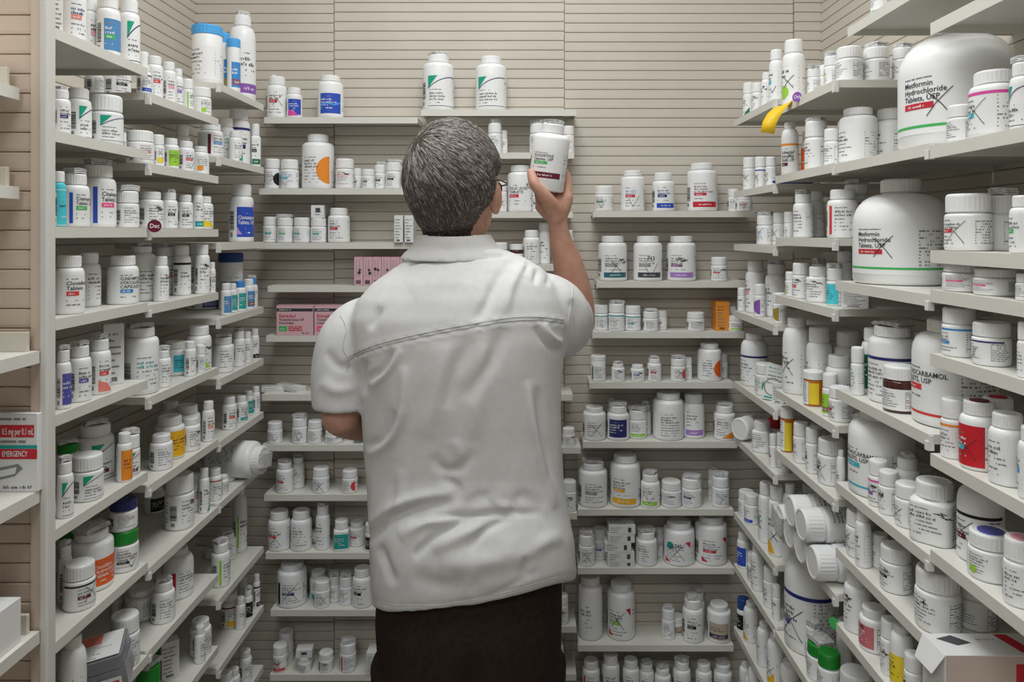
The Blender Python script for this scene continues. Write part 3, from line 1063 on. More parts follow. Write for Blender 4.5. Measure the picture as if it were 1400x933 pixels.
# two small white cartons lying aslant
zz = SH['BL6']['z'] + .0004
for i, (cx, wpx, rz, lift, tilt) in enumerate(((372, 30, .25, 0, 0), (397, 38, -.35, 0, .16))):
    w_ = wpx / F * 1.95; o, pr, rr = carton(w_, .030, .014, 'white', [], 940 + i); box_print(pr, -w_ * .4, w_ * .4, .002, .012, rr, 'ink', 2); pr.build('printing', o); top_print(o, w_, .03, .014, rr)
    place(o, ((cx - CX) / F * 1.972, 1.982, zz + (.002 if tilt else 0)), rz); o.rotation_euler = (0, tilt * .5, rz)
    tag(o, ('small white carton lying flat by the corner on the sixth shelf', 'small white carton lying aslant beside another flat one, sixth shelf')[i], 'carton', 'small white cartons lying down')
# small cartons resting on bottle caps
def on_cap(shelf_key, pxx, w_, d_, h_, label, seed):
    best = None
    for o in bpy.data.objects:
        if o.parent is None and o.get('category') == 'bottle' and abs(o.location.z - SH[shelf_key]['z']) < .002 and abs(px_of(o.location)[0] - pxx) < 9 and o.location.y > 1.8:
            if best is None or abs(px_of(o.location)[0] - pxx) < abs(px_of(best.location)[0] - pxx): best = o
    if best is None: return
    top = max(v.co.z for c in best.children for v in c.data.vertices)
    o, pr, rr = carton(w_, d_, h_, 'white', [], seed); box_print(pr, -w_ * .2, w_ * .3, h_ * .2, h_ * .9, rr, 'ink', 3); pr.quad(-w_ * .15, w_ * .2, h_ * .45, h_ * .8, 'charcoal', 3); pr.build('printing', o)
    place(o, (best.location.x, best.location.y, best.location.z + top + .0006), .1); tag(o, label, 'carton')
on_cap('BL3', 432, .034, .03, .034, 'small white carton balanced on a teal-print bottle, third shelf', 951)
on_cap('BL11', 417, .042, .034, .020, 'small white carton on a bottle cap, lowest shelf, back wall elbow side', 952)
# stack of five small cartons
z = SH['BR7']['z'] + .0004
for i, (a, b, hh) in enumerate(((265, 400, 30), (262, 398, 46), (250, 383, 47), (265, 400, 43), (270, 405, 45))):
    x0, x1 = 760 + a * .27106, 760 + b * .27106; w_ = (x1 - x0) / F * 1.93; h_ = hh * .27106 / F * 1.93 - .0006
    o, pr, rr = carton(w_, .055, h_, 'white', [], 960 + i); box_print(pr, -w_ * .42, w_ * .05, h_ * .15, h_ * .9, rr, 'ink', 3); pr.quad(w_ * .22, w_ * .34, h_ * .25, h_ * .8, 'charcoal', 2); pr.build('printing', o); top_print(o, w_, .055, h_, rr)
    place(o, ((x0 + x1) / 2 / F * 1.93 - CX / F * 1.93, 1.938 + .0285, z), rr.uniform(-.03, .03)); z += h_ + .0007
    tag(o, 'small white carton, %s in the stack of five, seventh shelf, hand side' % ('bottom', 'second', 'middle', 'fourth', 'topmost')[i], 'carton', 'stack of five white cartons')
# near bay on the end-panel side: shelves running towards the camera, with cartons
for i, (xf, z) in enumerate(((-.672, 1.775), (-.672, 1.643), (-.645, 1.424), (-.645, 1.238), (-.645, 1.050))):
    o = shelf(XL, xf, .55, .976, z, 'L', 'cream metal shelf in front of the end panel, %s from the top' % ORD[i])
    if i == 3: continue
    bm = bmesh.new(); add_box(bm, XL, xf - .010, .966, .972, z, z + .026, 0, .001); from_bm('end_stop', bm, o, [mat('beige_stop', (.66, .62, .53), .45)])
o, pr, rr = carton(.150, .011, .103, 'white', [], 970); h_ = .103; q = .075
pr.quad(-q, q - .004, h_ * .70, h_ * .86, 'crimson', 1, 1); pr.text(.0285, h_ * .735, .0125, '0.5 mg per 0.1 mL', 'white', 3, .042)
pr.quad(-q, q, h_ * .555, h_ * .60, 'teal', 1, 1); pr.quad(-q, q, h_ * .42, h_ * .55, 'crimson', 1, 1); pr.text(.0285, h_ * .455, .0105, 'EMERGENCY', 'white', 3, .034)
for k in range(2): pr.words(.0, q * .8, h_ * (.92 - .29 * k), .005, 'fine', rr, 2, False)
pr.poly([(.0, h_ * .10), (.045, h_ * .20), (.056, h_ * .30), (.05, h_ * .36), (.0, h_ * .26)], 'gray', 2); pr.poly([(.0, h_ * .13), (.046, h_ * .235), (.048, h_ * .32), (.0, h_ * .22)], 'paper', 3)
pr.words(.03, .07, h_ * .04, .004, 'ink', rr, 2); pr.build('printing', o)
place(o, (-.643 - .075, .9738, 1.2384)); tag(o, 'white carton with two red bands reading 0.5 mg per 0.1 mL', 'carton')
o, pr, rr = carton(.12, .05, .058, 'white', [], 971); box_print(pr, .0, .055, .008, .052, rr, 'ink', 6); pr.stroke([(.030, .012), (.038, .028), (.052, .044)], .002); pr.stroke([(.050, .012), (.034, .036)], .002); pr.build('printing', o); top_print(o, .12, .05, .058, rr)
place(o, (-.652 - .06, .925, 1.0504)); tag(o, 'white carton with a pen mark, lowest shelf in front of the end panel', 'carton')
# big pharmacy carton at the lower corner of the front bay
zz = SH['RN7']['z'] + .0004; h_ = 1.049 - zz; w_ = .19; d_ = .052
o, pr, rr = carton(w_, d_, h_, 'boxpink' if False else 'white', [], 972, 'shipping_carton')
pr.quad(-w_ / 2 + .001, w_ / 2 - .001, .001, h_ - .001, 'cardtan', 0, 1) if 'cardtan' in COL else None
pr.quad(w_ * -.03, w_ * .10, h_ * .1, h_ * .86, 'crimson', 2, 1); pr.text(-w_ * .22, h_ * .3, .010, '|||', 'fine'); pr.words(-w_ * .4, -w_ * .12, h_ * .5, .004, 'fine', rr, 2, False); pr.build('printing', o)
pt = Print(lambda u, z, lv: (u, z, h_ + .0006 + .00012 * lv)); pt.poly([(-.085, .012), (-.062, .020), (-.045, .002), (-.066, -.004)], 'charcoal', 2); pt.poly([(-.005, .022), (.012, .022), (.024, -.02), (.006, -.02)], 'crimson', 2); pt.words(-.035, -.01, .008, .004, 'fine', rr, 2); pt.words(.03, .08, .01, .004, 'fine', rr, 2, False); pt.build('top_printing', o)
bm = bmesh.new(); vs = [bm.verts.new(p) for p in ((-w_ / 2 - .0002, -d_ / 2, h_), (-w_ / 2 - .0002, d_ / 2, h_), (-w_ / 2 - .014, d_ / 2 - .006, h_ - .026), (-w_ / 2 - .014, -d_ / 2 + .006, h_ - .026))]
fa = bm.faces.new(vs); r_ = bmesh.ops.extrude_face_region(bm, geom=[fa]); bmesh.ops.translate(bm, verts=[e for e in r_['geom'] if isinstance(e, bmesh.types.BMVert)], vec=(.0006, 0, -.0008))
from_bm('side_flap', bm, o, [MATS['card_white']])
place(o, (.531 + w_ / 2, .946, zz)); tag(o, 'white carton with crimson stripe, at the lower corner of the front hand-side bay', 'carton')
# folded teal and grey card leaning in the corner bay
s = SH['RC5']; o, pr, rr = carton(.050, .007, .082, 'paper', [], 973, 'folded_card'); pr.disc(-.004, .030, .021, 'gray', 1); pr.disc(-.004, .030, .018, 'paper', 2); pr.stroke([(-.02, .005), (.022, .006)], .004, 'teal', 3); box_print(pr, -.02, .02, .035, .078, rr, 'teal', 5); pr.build('printing', o)
place(o, (XFR + .024, 1.675, s['z'] + .001)); o.rotation_euler = (-.16, .14, -.55); tag(o, 'folded grey and teal card leaning at the front of the fifth shelf, hand-side corner', 'card')
# bottles lying on their sides
def lying(kind, r, h, tok, seed, cap_at, direction, z, label, roll=0):
    o = bottle(r, h, kind, tok, seed); d = Vector((direction[0], direction[1], 0)).normalized()
    zax = d; yax = Vector((0, 0, 1)); xax = yax.cross(zax); m = Matrix((xax, yax, zax)).transposed().to_4x4()
    o.matrix_world = Matrix.Translation(Vector((cap_at[0], cap_at[1], z + r + .0005)) - d * h) @ m @ Matrix.Rotation(roll, 4, 'Z')
    tag(o, label, 'bottle', 'bottles lying on their sides'); return o
lying('r', .045, .135, ['r', 'L'], 990, (-.637, 1.80), (1, -.12), SH['LC7']['z'], 'large white bottle on its side, cap over the shelf edge, elbow-side corner bay', 2.6)
lying('w', .030, .078, ['w', 'X'], 991, (.545, 1.845), (-.85, -.5), SH['RC6']['z'], 'white bottle on its side with cap facing out, sixth shelf, hand-side corner', 2.9)
zz = SH['RB7']['z']
for i, (ax, ay, up, nm) in enumerate(((.527, 1.335, 0, 'bottom row, by the jug bay'), (.530, 1.402, 0, 'bottom row, second from the jug bay'), (.533, 1.469, 0, 'bottom row, third from the jug bay'), (.538, 1.536, 0, 'bottom row, by the corner bay'), (.520, 1.37, .0555, 'upper row, by the jug bay'), (.524, 1.437, .0555, 'upper row, towards the corner'))):
    lying('w', .0325, .112, ['w', 'L'] if i == 3 else ['w'], 1000 + i, (ax, ay), (-1, 0), zz + up, 'white bottle lying cap out, heap of lying bottles, ' + nm, 2.8)
gb = [o for o in bpy.data.objects if o.parent is None and 'green-capped' in str(o.get('label', '')) and abs(o.location.z - SH['LA7']['z']) < .002]
gb = min(gb, key=lambda o: abs(px_of(o.location)[0] - 171))
tz = max(v.co.z for c in gb.children for v in c.data.vertices)
o = bottle(.0225, min(.052, SH['LA7']['room'] - tz - .002), 'w', ['w', 'cap:navyd'], 1400); o.location = (gb.location.x - .001, gb.location.y, gb.location.z + tz + .0004); o.rotation_euler = (0, 0, .9)
tag(o, 'navy-capped small bottle stacked on top of a green-capped bottle', 'bottle')
# clear hinged case among the lower bottles of the end-panel bay
s = SH['LA8']; cs = bpy.data.objects.new('storage_case', None); C.objects.link(cs); cs.location = (-.700, 1.214, s['z'] + .0145); cs.rotation_euler = (R(7), R(-8), R(20))
tag(cs, 'clear hinged plastic case with an orange and white insert, lowest end-panel shelf', 'case')
sm = mat('smoky_plastic', (.62, .64, .68), .1, .5, .75)
def tray(name, z0, z1, ins):
    bm = bmesh.new(); X_, Y_ = .046, .038
    v = []
    for (k, z) in ((1, z0), (.98 if ins else 1.03, z1)):
        v.append([bm.verts.new((X_ * k * a, Y_ * k * b, z)) for a, b in ((-1, -.86), (-.88, -1), (.88, -1), (1, -.86), (1, .86), (.88, 1), (-.88, 1), (-1, .86))])
    for i in range(8): bm.faces.new((v[0][i], v[0][(i + 1) % 8], v[1][(i + 1) % 8], v[1][i]))
    bm.faces.new(v[0][::-1] if not ins else v[1])
    bmesh.ops.recalc_face_normals(bm, faces=bm.faces); bmesh.ops.solidify(bm, geom=bm.faces[:], thickness=.0014)
    return from_bm(name, bm, cs, [sm])
tray('case_tray', 0, .040, False); tray('case_lid', .042, .062, True)
bm = bmesh.new(); add_box(bm, -.041, .041, -.033, .033, .0645, .0653); ins = from_bm('insert_sheet', bm, cs, [ink('paper')]); ins['label'] = 'white printed sheet with orange corner'
pr = Print(lambda u, z, lv: (u, z, .0654 + .00012 * lv)); pr.quad(-.040, .010, .006, .031, 'salmon', 1); box_print(pr, -.036, .038, -.031, .003, random.Random(3), 'ink', 7); pr.build('printing', ins)
pr = Print(lambda u, z, lv: (u, -.0402 - .0002 * lv, z)); pr.quad(-.040, .040, .006, .030, 'paper', 0); pr.quad(-.037, -.018, .012, .024, 'steel', 1); pr.quad(-.016, .006, .012, .024, 'teal', 1); pr.quad(.014, .036, .012, .024, 'crimson', 1); pr.build('front_label', cs)
# stickers, tape and a pen
def sticker(name, loc, nrm, r, col, txt, label):
    bm = bmesh.new(); bmesh.ops.create_cone(bm, cap_ends=True, segments=28, radius1=r, radius2=r, depth=.0006)
    o = from_bm(name, bm, None, [ink(col)]); o.location = loc; o.rotation_euler = Vector(nrm).to_track_quat('Z', 'Y').to_euler()
    if txt:
        pr = Print(lambda u, z, lv: (u, z, .0004)); pr.text(-r * .68, -r * .28, r * .95, txt, 'white', 0, r * 1.4); pr.build('lettering', o)
    tag(o, label, 'sticker', 'round stickers'); return o
sticker('month_sticker', (XFL + .012, 1.322, SH['LB3']['z'] + .004), (.42, -.9, .0), .0115, 'maroon', 'Dec', 'round maroon sticker reading Dec on a shelf joint')
sticker('month_sticker', (XFR - .004, 1.452, SH['RB1']['z'] + .001), (-.75, -.66, .0), .0100, 'purple', 'Oct', 'round purple sticker reading Oct on a shelf edge')
sticker('dot_sticker', (XFR - .002, 1.284, SH['RA7']['z'] - .004), (-.85, -.5, .0), .0105, 'green', '', 'round green sticker on a lower shelf corner')
def strip(pts, wdir, wd, th, name, m, label):
    v = []; f = []; n = len(pts)
    for i, p in enumerate(pts):
        t = (Vector(pts[min(i + 1, n - 1)]) - Vector(pts[max(i - 1, 0)])).normalized(); wv = (Vector(wdir) - t * t.dot(Vector(wdir))).normalized(); nv = t.cross(wv)
        for a, b in ((-1, -1), (1, -1), (1, 1), (-1, 1)): v.append(Vector(p) + wv * wd / 2 * a + nv * th / 2 * b)
    for i in range(n - 1):
        for q in range(4): f.append((i * 4 + q, i * 4 + (q + 1) % 4, i * 4 + 4 + (q + 1) % 4, i * 4 + 4 + q))
    f += [(0, 3, 2, 1), tuple(n * 4 - 4 + q for q in range(4))]
    return tag(pyd(name, v, f, None, [m], None, True), label, 'tape')
strip([P(1084, 141, 1.50), P(1075, 143, 1.50), P(1066, 148, 1.495), P(1058, 157, 1.49), P(1052, 168, 1.485), P(1049, 182, 1.485)], (.95, -.25, .35), .027, .0006, 'yellow_tape', mat('yellow_tape', (.90, .58, .02), .5), 'curled strip of yellow tape hanging from a high shelf edge')
v, f = lathe([(.002, 0), (.0035, .004), (.0048, .012), (.0048, .05), (.0052, .052), (.0052, .082), (.004, .084)], 16)
pen = pyd('marker_pen', v, f, None, [mat('pen_blue', (.01, .03, .25), .35)], None, True); pen.location = (XFR + .002, 1.612, SH['RC2']['z'] + .0054); pen.rotation_euler = (R(2), R(90), 0)
v, f = lathe([(.0053, .056), (.0056, .057), (.0056, .086), (.004, .087)], 16); pyd('pen_cap', v, f, pen, [mat('pen_cap', (.01, .02, .14), .35)]); tag(pen, 'dark blue marker pen lying on the second shelf of the hand-side corner bay', 'pen')

# ------------------------------------------------------------------ the man
man = bpy.data.objects.new('person', None); C.objects.link(man); man.location = (-.10, 1.345, 0)
tag(man, 'grey-haired person seen from behind in a white short-sleeved shirt, reaching up with a bottle', 'person')
bpy.context.view_layer.update()
def under(o, parent):
    o.parent = parent; o.matrix_parent_inverse = Matrix.Identity(4)
    return o
def catmull(pts, n):
    out = []; p = [pts[0]] + list(pts) + [pts[-1]]
    for i in range(1, len(p) - 2):
        for k in range(n):
            t = k / n; a, b, c, d = (np.array(p[i + j], float) for j in (-1, 0, 1, 2))
            out.append(.5 * (2 * b + (c - a) * t + (2 * a - 5 * b + 4 * c - d) * t * t + (3 * b - a - 3 * c + d) * t ** 3))
    out.append(np.array(p[-2], float)); return out
def tube(bm, pts, seg=18, n=6, flat=None, caps=True):
    """tapering limb through (point, radius) pairs; rounded ends"""
    q = catmull([(p[0], p[1], p[2], r) for p, r in pts], n); rings = []
    if caps:
        d0 = q[0][:3] - q[1][:3]; d0 = d0 / (np.linalg.norm(d0) + 1e-9); d1 = q[-1][:3] - q[-2][:3]; d1 = d1 / (np.linalg.norm(d1) + 1e-9); r0, r1 = q[0][3], q[-1][3]
        q = [np.r_[q[0][:3] + d0 * r0 * s_, r0 * c_] for s_, c_ in ((.97, .25), (.85, .53), (.5, .87))] + q + [np.r_[q[-1][:3] + d1 * r1 * s_, r1 * c_] for s_, c_ in ((.5, .87), (.85, .53), (.97, .25))]
    up = None
    for i, e in enumerate(q):
        t = Vector(q[min(i + 1, len(q) - 1)][:3] - q[max(i - 1, 0)][:3]).normalized()
        if up is None: up = t.orthogonal().normalized()
        up = (up - t * t.dot(up)).normalized(); sd = t.cross(up)
        ring = []
        for k in range(seg):
            a = 2 * math.pi * k / seg; ov = up * math.cos(a) + sd * math.sin(a)
            if flat: fd, fk = flat; fv = Vector(fd); ov = ov - fv * fv.dot(ov) * (1 - fk)
            ring.append(bm.verts.new(Vector(e[:3]) + ov * e[3]))
        rings.append(ring)
    for a, b in zip(rings[:-1], rings[1:]):
        for k in range(seg): bm.faces.new((a[k], a[(k + 1) % seg], b[(k + 1) % seg], b[k]))
    bm.faces.new(rings[0][::-1]); bm.faces.new(rings[-1])
def ball(bm, c, r, M=None, seg=24):
    m = Matrix.Translation(c) @ (M or Matrix.Identity(4)) @ Matrix.Diagonal((*r, 1))
    bmesh.ops.create_uvsphere(bm, u_segments=seg, v_segments=seg * 2 // 3, radius=1, matrix=m)
def loft(bm, rings):
    rs = [[bm.verts.new(p) for p in ring] for ring in rings]; n = len(rs[0])
    for a, b in zip(rs[:-1], rs[1:]):
        for k in range(n): bm.faces.new((a[k], a[(k + 1) % n], b[(k + 1) % n], b[k]))
    bm.faces.new(rs[0][::-1]); bm.faces.new(rs[-1])
def fuse(bm, voxel, smooth):
    """melt overlapping volumes into one continuous skin"""
    bmesh.ops.recalc_face_normals(bm, faces=bm.faces)
    me = bpy.data.meshes.new('raw'); bm.to_mesh(me); bm.free(); o = bpy.data.objects.new('raw', me); C.objects.link(o)
    m = o.modifiers.new('r', 'REMESH'); m.mode = 'VOXEL'; m.voxel_size = voxel
    if smooth: m = o.modifiers.new('s', 'SMOOTH'); m.iterations = smooth; m.factor = .5
    out = bpy.data.meshes.new_from_object(o.evaluated_get(bpy.context.evaluated_depsgraph_get()))
    bpy.data.objects.remove(o); bpy.data.meshes.remove(me); return out
SKIN = noisy('skin', (.56, .30, .215), (.63, .355, .265), 45, .5, .15, .35, .12)
# held bottle
B0, B1 = P(745.5, 261, 1.50), P(757, 170, 1.488); hr = .0375; ax = (B1 - B0); hl = ax.length; axn = ax.normalized()
hb = bottle(hr, hl, 'r', ['r', 'p:green', 'B:maroon', 'L', 'cr=.60', 'zl=.17,.60', 'txt=FLUOXETINE|Capsules,_USP'], 777)
xq = Vector((1, 0, 0)); xq = (xq - axn * xq.dot(axn)).normalized(); yq = axn.cross(xq)
hb.matrix_world = Matrix.Translation(B0) @ Matrix((xq, yq, axn)).transposed().to_4x4() @ Matrix.Rotation(R(-10), 4, 'Z')
tag(hb, 'white bottle with maroon bottom band held up in the raised hand', 'bottle')
def cyl(phi, t, off): return B0 + ax * t + (xq * math.cos(R(phi)) + yq * math.sin(R(phi))) * (hr + off)
# head frame
HC = P(622, 248, 1.345); HM = Matrix.Translation(HC) @ Matrix.Rotation(R(-17), 4, 'Z') @ Matrix.Rotation(R(4), 4, 'X')
ELL = [((0, -.006, .0), (.075, .098, .101)), ((0, .022, -.052), (.060, .070, .072)), ((0, -.028, -.045), (.059, .062, .058))]
def head_r(d):
    best = 0
    for c, r in ELL:
        q = np.array(d) / np.array(r); p = np.array(c) / np.array(r); a = q @ q; b = -2 * q @ p; cc = p @ p - 1; D = b * b - 4 * a * cc
        if D > 0: best = max(best, (-b + math.sqrt(D)) / (2 * a))
    # neck: vertical cylinder
    d = np.array(d)
    if d[2] < 0:
        c0 = np.array((0, -.014)); r = .0545; a = d[0] ** 2 + d[1] ** 2 + 1e-9; b = -2 * d[:2] @ c0; cc = c0 @ c0 - r * r; D = b * b - 4 * a * cc
        if D > 0:
            k = (-b + math.sqrt(D)) / (2 * a)
            if k * d[2] > -.135: best = max(best, k)
    return best
def body():
    bm = bmesh.new(); v0 = len(bm.verts)
    # head and face
    for c, r in ELL: ball(bm, c, r)
    ball(bm, (0, .062, -.088), (.030, .026, .024)); ball(bm, (0, .070, .028), (.052, .022, .018))           # chin, brow
    ball(bm, (0, .098, -.022), (.010, .020, .022), Matrix.Rotation(R(-22), 4, 'X')); ball(bm, (0, .105, -.034), (.015, .013, .010))   # nose
    for s in (-1, 1):
        ball(bm, (s * .034, .066, -.022), (.022, .018, .020)); ball(bm, (s * .011, .098, -.037), (.008, .010, .007))
        M = Matrix.Rotation(s * R(-16), 4, 'Z') @ Matrix.Rotation(R(12), 4, 'X')
        ball(bm, (s * .078, -.004, -.026), (.009, .020, .033), M); ball(bm, (s * .079, -.004, -.050), (.007, .011, .013), M); ball(bm, (s * .084, -.014, -.020), (.006, .010, .026), M)
    ball(bm, (0, .086, -.062), (.024, .010, .0055)); ball(bm, (0, .084, -.071), (.021, .010, .006))             # lips
    tube(bm, [(Vector((0, -.012, -.06)), .055), (Vector((0, -.014, -.12)), .0535), (Vector((0, -.012, -.17)), .054)])
    bmesh.ops.transform(bm, matrix=HM, verts=bm.verts[:])
    # trunk (under the shirt) and legs
    rings = []
    for y, a, b, Yc, hx in ((930, .135, .10, 1.345, 640), (800, .145, .10, 1.345, 642), (700, .135, .095, 1.345, 638), (600, .135, .095, 1.345, 634), (500, .140, .095, 1.345, 632), (430, .140, .085, 1.35, 630), (385, .09, .06, 1.355, 624)):
        c = P(hx, y, Yc); rings.append([Vector((c.x + a * math.cos(t), c.y + b * math.sin(t), c.z)) for t in [2 * math.pi * k / 28 for k in range(28)]])
    loft(bm, rings)
    for s in (-1, 1):
        hx = -.100 + s * .085
        tube(bm, [(Vector((hx, 1.345, .86)), .085), (Vector((hx, 1.345, .66)), .072), (Vector((hx + s * .008, 1.35, .48)), .055), (Vector((hx + s * .01, 1.335, .30)), .054), (Vector((hx + s * .012, 1.335, .10)), .038), (Vector((hx + s * .012, 1.345, .05)), .036)])
    # raised arm
    sh, el, wr = P(752, 420, 1.36), P(789, 440, 1.585), P(763, 309, 1.515)
    tube(bm, [(sh, .042), (sh.lerp(el, .55), .045), (el, .040)])
    tube(bm, [(el, .0395), (P(786, 402, 1.568), .0375), (P(776, 360, 1.545), .0315), (P(767.5, 332, 1.527), .0245), (wr, .0205), (P(762, 298, 1.512), .0215)])
    # right hand: palm, four fingers curling behind the bottle, thumb across the front
    mc = [cyl(2, -.06, .010), cyl(36, -.14, .011), cyl(68, -.20, .009), cyl(98, -.27, .006)]; wp = P(762.5, 300, 1.513)
    for k, m in enumerate(mc): tube(bm, [(wp + (m - wp) * .08, .0165), (wp.lerp(m, .55), .0165 - .0005 * k), (m, .0122 - .0006 * k)], n=4)
    tube(bm, [(P(760, 296, 1.500), .018), (P(758, 282, 1.497), .019), (P(763, 270, 1.510), .013)], n=4)
    fing = [((28, .27), (64, .37), (94, .40), .0083), ((58, .22), (96, .31), (127, .33), .0086), ((86, .10), (114, .19), (134, .21), .0081), ((110, -.04), (130, .04), (144, .06), .0069)]
    for m, (a, b, c, r) in zip(mc, fing):
        tube(bm, [(m, r * 1.22), (cyl(a[0], a[1], r * 1.03), r * 1.08), (cyl(b[0], b[1], r * 1.02), r), (cyl(c[0], c[1], r), r * .88)], n=5, seg=14)
    tube(bm, [(P(758, 288, 1.494), .0185), (P(747.5, 272, 1.470), .0150), (cyl(-117, .07, .0112), .0110), (cyl(-128, .16, .0098), .0105), (cyl(-138, .25, .0088), .0088)], n=5, seg=14)
    # lowered arm, bent so that the forearm goes in front of the body
    sh, el, wr = P(497, 445, 1.36), P(466, 570, 1.335), P(548, 590, 1.545)
    tube(bm, [(sh, .042), (sh.lerp(el, .55), .042), (el, .0345)])
    tube(bm, [(el, .0345), (P(478, 574, 1.38), .0365), (P(512, 583, 1.46), .032), (wr, .022)])
    hd = (Vector((.16, .16, .02))).normalized(); sd = Vector((0, 0, 1)); pc = wr + hd * .045
    tube(bm, [(wr, .021), (pc, .026), (wr + hd * .085, .022)], flat=((.7, -.7, 0), .55))
    for k in range(4):
        b0 = wr + hd * (.083 - .004 * abs(k - 1)) + sd * (.026 - .0175 * k); L = (.070, .078, .073, .057)[k]; cv = Vector((.7, -.7, 0)).normalized()
        tube(bm, [(b0 - hd * .02, .0092), (b0, .0088), (b0 + hd * L * .5 + cv * .004, .0080), (b0 + hd * L * .8 + cv * .014, .0074), (b0 + hd * L * .92 + cv * .026, .0064)], n=4, seg=12)
    b0 = wr + hd * .022 + sd * .022
    tube(bm, [(b0, .013), (b0 + hd * .03 + sd * .022, .0108), (b0 + hd * .062 + sd * .026, .0092), (b0 + hd * .085 + sd * .020, .0078)], n=4, seg=12)
    me = fuse(bm, .0036, 3); return me
bo = link('body', body(), None, [SKIN], True); bo.location = -man.location; bo.parent = man
def attach(o, parent=bo):
    """children of the body share its world-aligned frame"""
    o.parent = parent; return o
# hair: a fitted shell plus combed locks
def hair_amount(p):
    x, y, z = p
    top = .0135 if z > 0 else .0135 + z * .11
    t = min(1, max(0, (z + .108) / .02)) if y < 0.0 else 1
    ylim = -.018 if z > -.02 else -.018 - min(1, (-.02 - z) / .07) * .032
    if y > ylim:                                                    # sides: stop above and behind the ear
        lim = .006 if y < .03 else .006 + (y - .03) * 1.4
        t = min(t, max(-.5, max((z - lim) / .02, 1 - (y - ylim) / .010 if z < lim else 0))) if abs(x) > .02 else t
        t = min(t, max(-.5, (.075 - y) / .02)) if z < .085 else min(t, (.095 - y) / .02)
    return max(top, .003) * max(0, t) - (.004 if t <= 0.05 else 0)
def surf(d): 
    r = head_r(d); p = Vector(d) * r; h = hair_amount(p)
    return p, h
nu, nv = 72, 48; v = []; f = []
for j in range(nv + 1):
    th = math.pi * (.005 + .83 * j / nv)
    for i in range(nu):
        ph = 2 * math.pi * i / nu; d = Vector((math.sin(th) * math.cos(ph), math.sin(th) * math.sin(ph), math.cos(th)))
        p, h = surf(d); nz = noise.noise(p * 60) * .0022 + noise.noise(p * 25 + Vector((3, 1, 2))) * .003
        v.append(HM @ (p + d * (h + (nz if h > .004 else 0) - .0015)))
for j in range(nv):
    for i in range(nu): f.append((j * nu + i, (j + 1) * nu + i, (j + 1) * nu + (i + 1) % nu, j * nu + (i + 1) % nu))
HD = [mat('hair_dark', (.054, .042, .036), .55, .4), mat('hair_brown', (.13, .105, .092), .5, .4), mat('hair_grey', (.38, .35, .33), .5, .45)]
hair = attach(pyd('hair', v, f, None, [HD[0]], None, True))
crown = Vector((-.34, -.62, .70)).normalized(); hv = []; hf = []; hm = []
rh = random.Random(11)
for k in range(30000):
    d = Vector((rh.gauss(0, 1), rh.gauss(0, 1), rh.gauss(0, 1))).normalized()
    p, h = surf(d)
    if h < .0022: continue
    z = p.z; L = rh.uniform(.030, .056) * (1 if z > -.01 else .5 if z > -.06 else .3); base = p + d * (h * .45)
    fl = (d - crown * d.dot(crown)).normalized(); fl = fl + Vector((.45 if z > .0 else .05, .15 if z > .02 else -.05, -.35 if z < .05 else -.1)) + Vector((rh.gauss(0, .11), rh.gauss(0, .11), rh.gauss(0, .11)))
    t = (fl - d * fl.dot(d)).normalized(); sdv = d.cross(t); wd = rh.uniform(.0004, .0008); pts = []
    dp, ppv = d, p
    for q in range(4):
        s_ = q / 3; dd = (d + t * (s_ * L / max(.06, p.length))).normalized(); pp, hh = surf(dd)
        if hh < .001 or pp.z < -.100: hh = .0012; dd = dp; pp = ppv
        dp, ppv = dd, pp
        pts.append(pp + dd * (hh * (.80 + .22 * math.sin(s_ * 2.6)) + .0010 * math.sin(s_ * 3.0) + rh.uniform(-.0006, .0009)))
    i0 = len(hv)
    for q, pp in enumerate(pts):
        wq = wd * (1, 1, .8, .15)[q]; hv.append(HM @ (pp - sdv * wq)); hv.append(HM @ (pp + d * wd * .55)); hv.append(HM @ (pp + sdv * wq))
    g = rh.random(); gz = .10 + .34 * max(0, min(1, (z + .03) / .10)); mi_ = 2 if g < gz * .8 else (1 if g < .68 else 0)
    for q in range(3):
        a = i0 + q * 3; hf += [(a, a + 1, a + 4, a + 3), (a + 1, a + 2, a + 5, a + 4)]; hm += [mi_, mi_]
lk = pyd('hair_locks', hv, hf, None, HD, hm, True); lk.parent = hair; lk['kind'] = 'stuff'
# eyes and glasses
for s in (-1, 1):
    bm = bmesh.new(); ball(bm, (s * .033, .076, -.018), (.0125, .0125, .0125)); bmesh.ops.transform(bm, matrix=HM, verts=bm.verts[:]); e = attach(from_bm('eye', bm, None, [mat('eye_white', (.8, .78, .75), .2)], True))
    bm = bmesh.new(); ball(bm, (s * .0335, .0845, -.018), (.0062, .0045, .0062)); bmesh.ops.transform(bm, matrix=HM, verts=bm.verts[:]); i_ = from_bm('iris', bm, None, [mat('iris', (.05, .04, .03), .2)], True); i_.parent = e
bm = bmesh.new()
for s in (-1, 1):
    c = Vector((s * .031, .110, -.016)); loop = [(c + Vector((.0235 * math.cos(t), -.004 * abs(math.cos(t)), .019 * math.sin(t))), .0016) for t in [2 * math.pi * k / 20 for k in range(21)]]
    tube(bm, loop, 8, 1); tube(bm, [(c + Vector((s * .0235, -.003, .006)), .0017), (Vector((s * .072, .085, -.008)), .0017), (Vector((s * .084, .04, -.004)), .0017), (Vector((s * .086, -.01, .0)), .0017), (Vector((s * .080, -.022, -.012)), .0015)], 8, 4)
tube(bm, [(Vector((-.009, .110, -.014)), .0015), (Vector((0, .1135, -.010)), .0015), (Vector((.009, .110, -.014)), .0015)], 8, 3)
bmesh.ops.transform(bm, matrix=HM, verts=bm.verts[:]); gl = attach(from_bm('glasses', bm, None, [mat('black_frame', (.015, .013, .012), .25)], True))
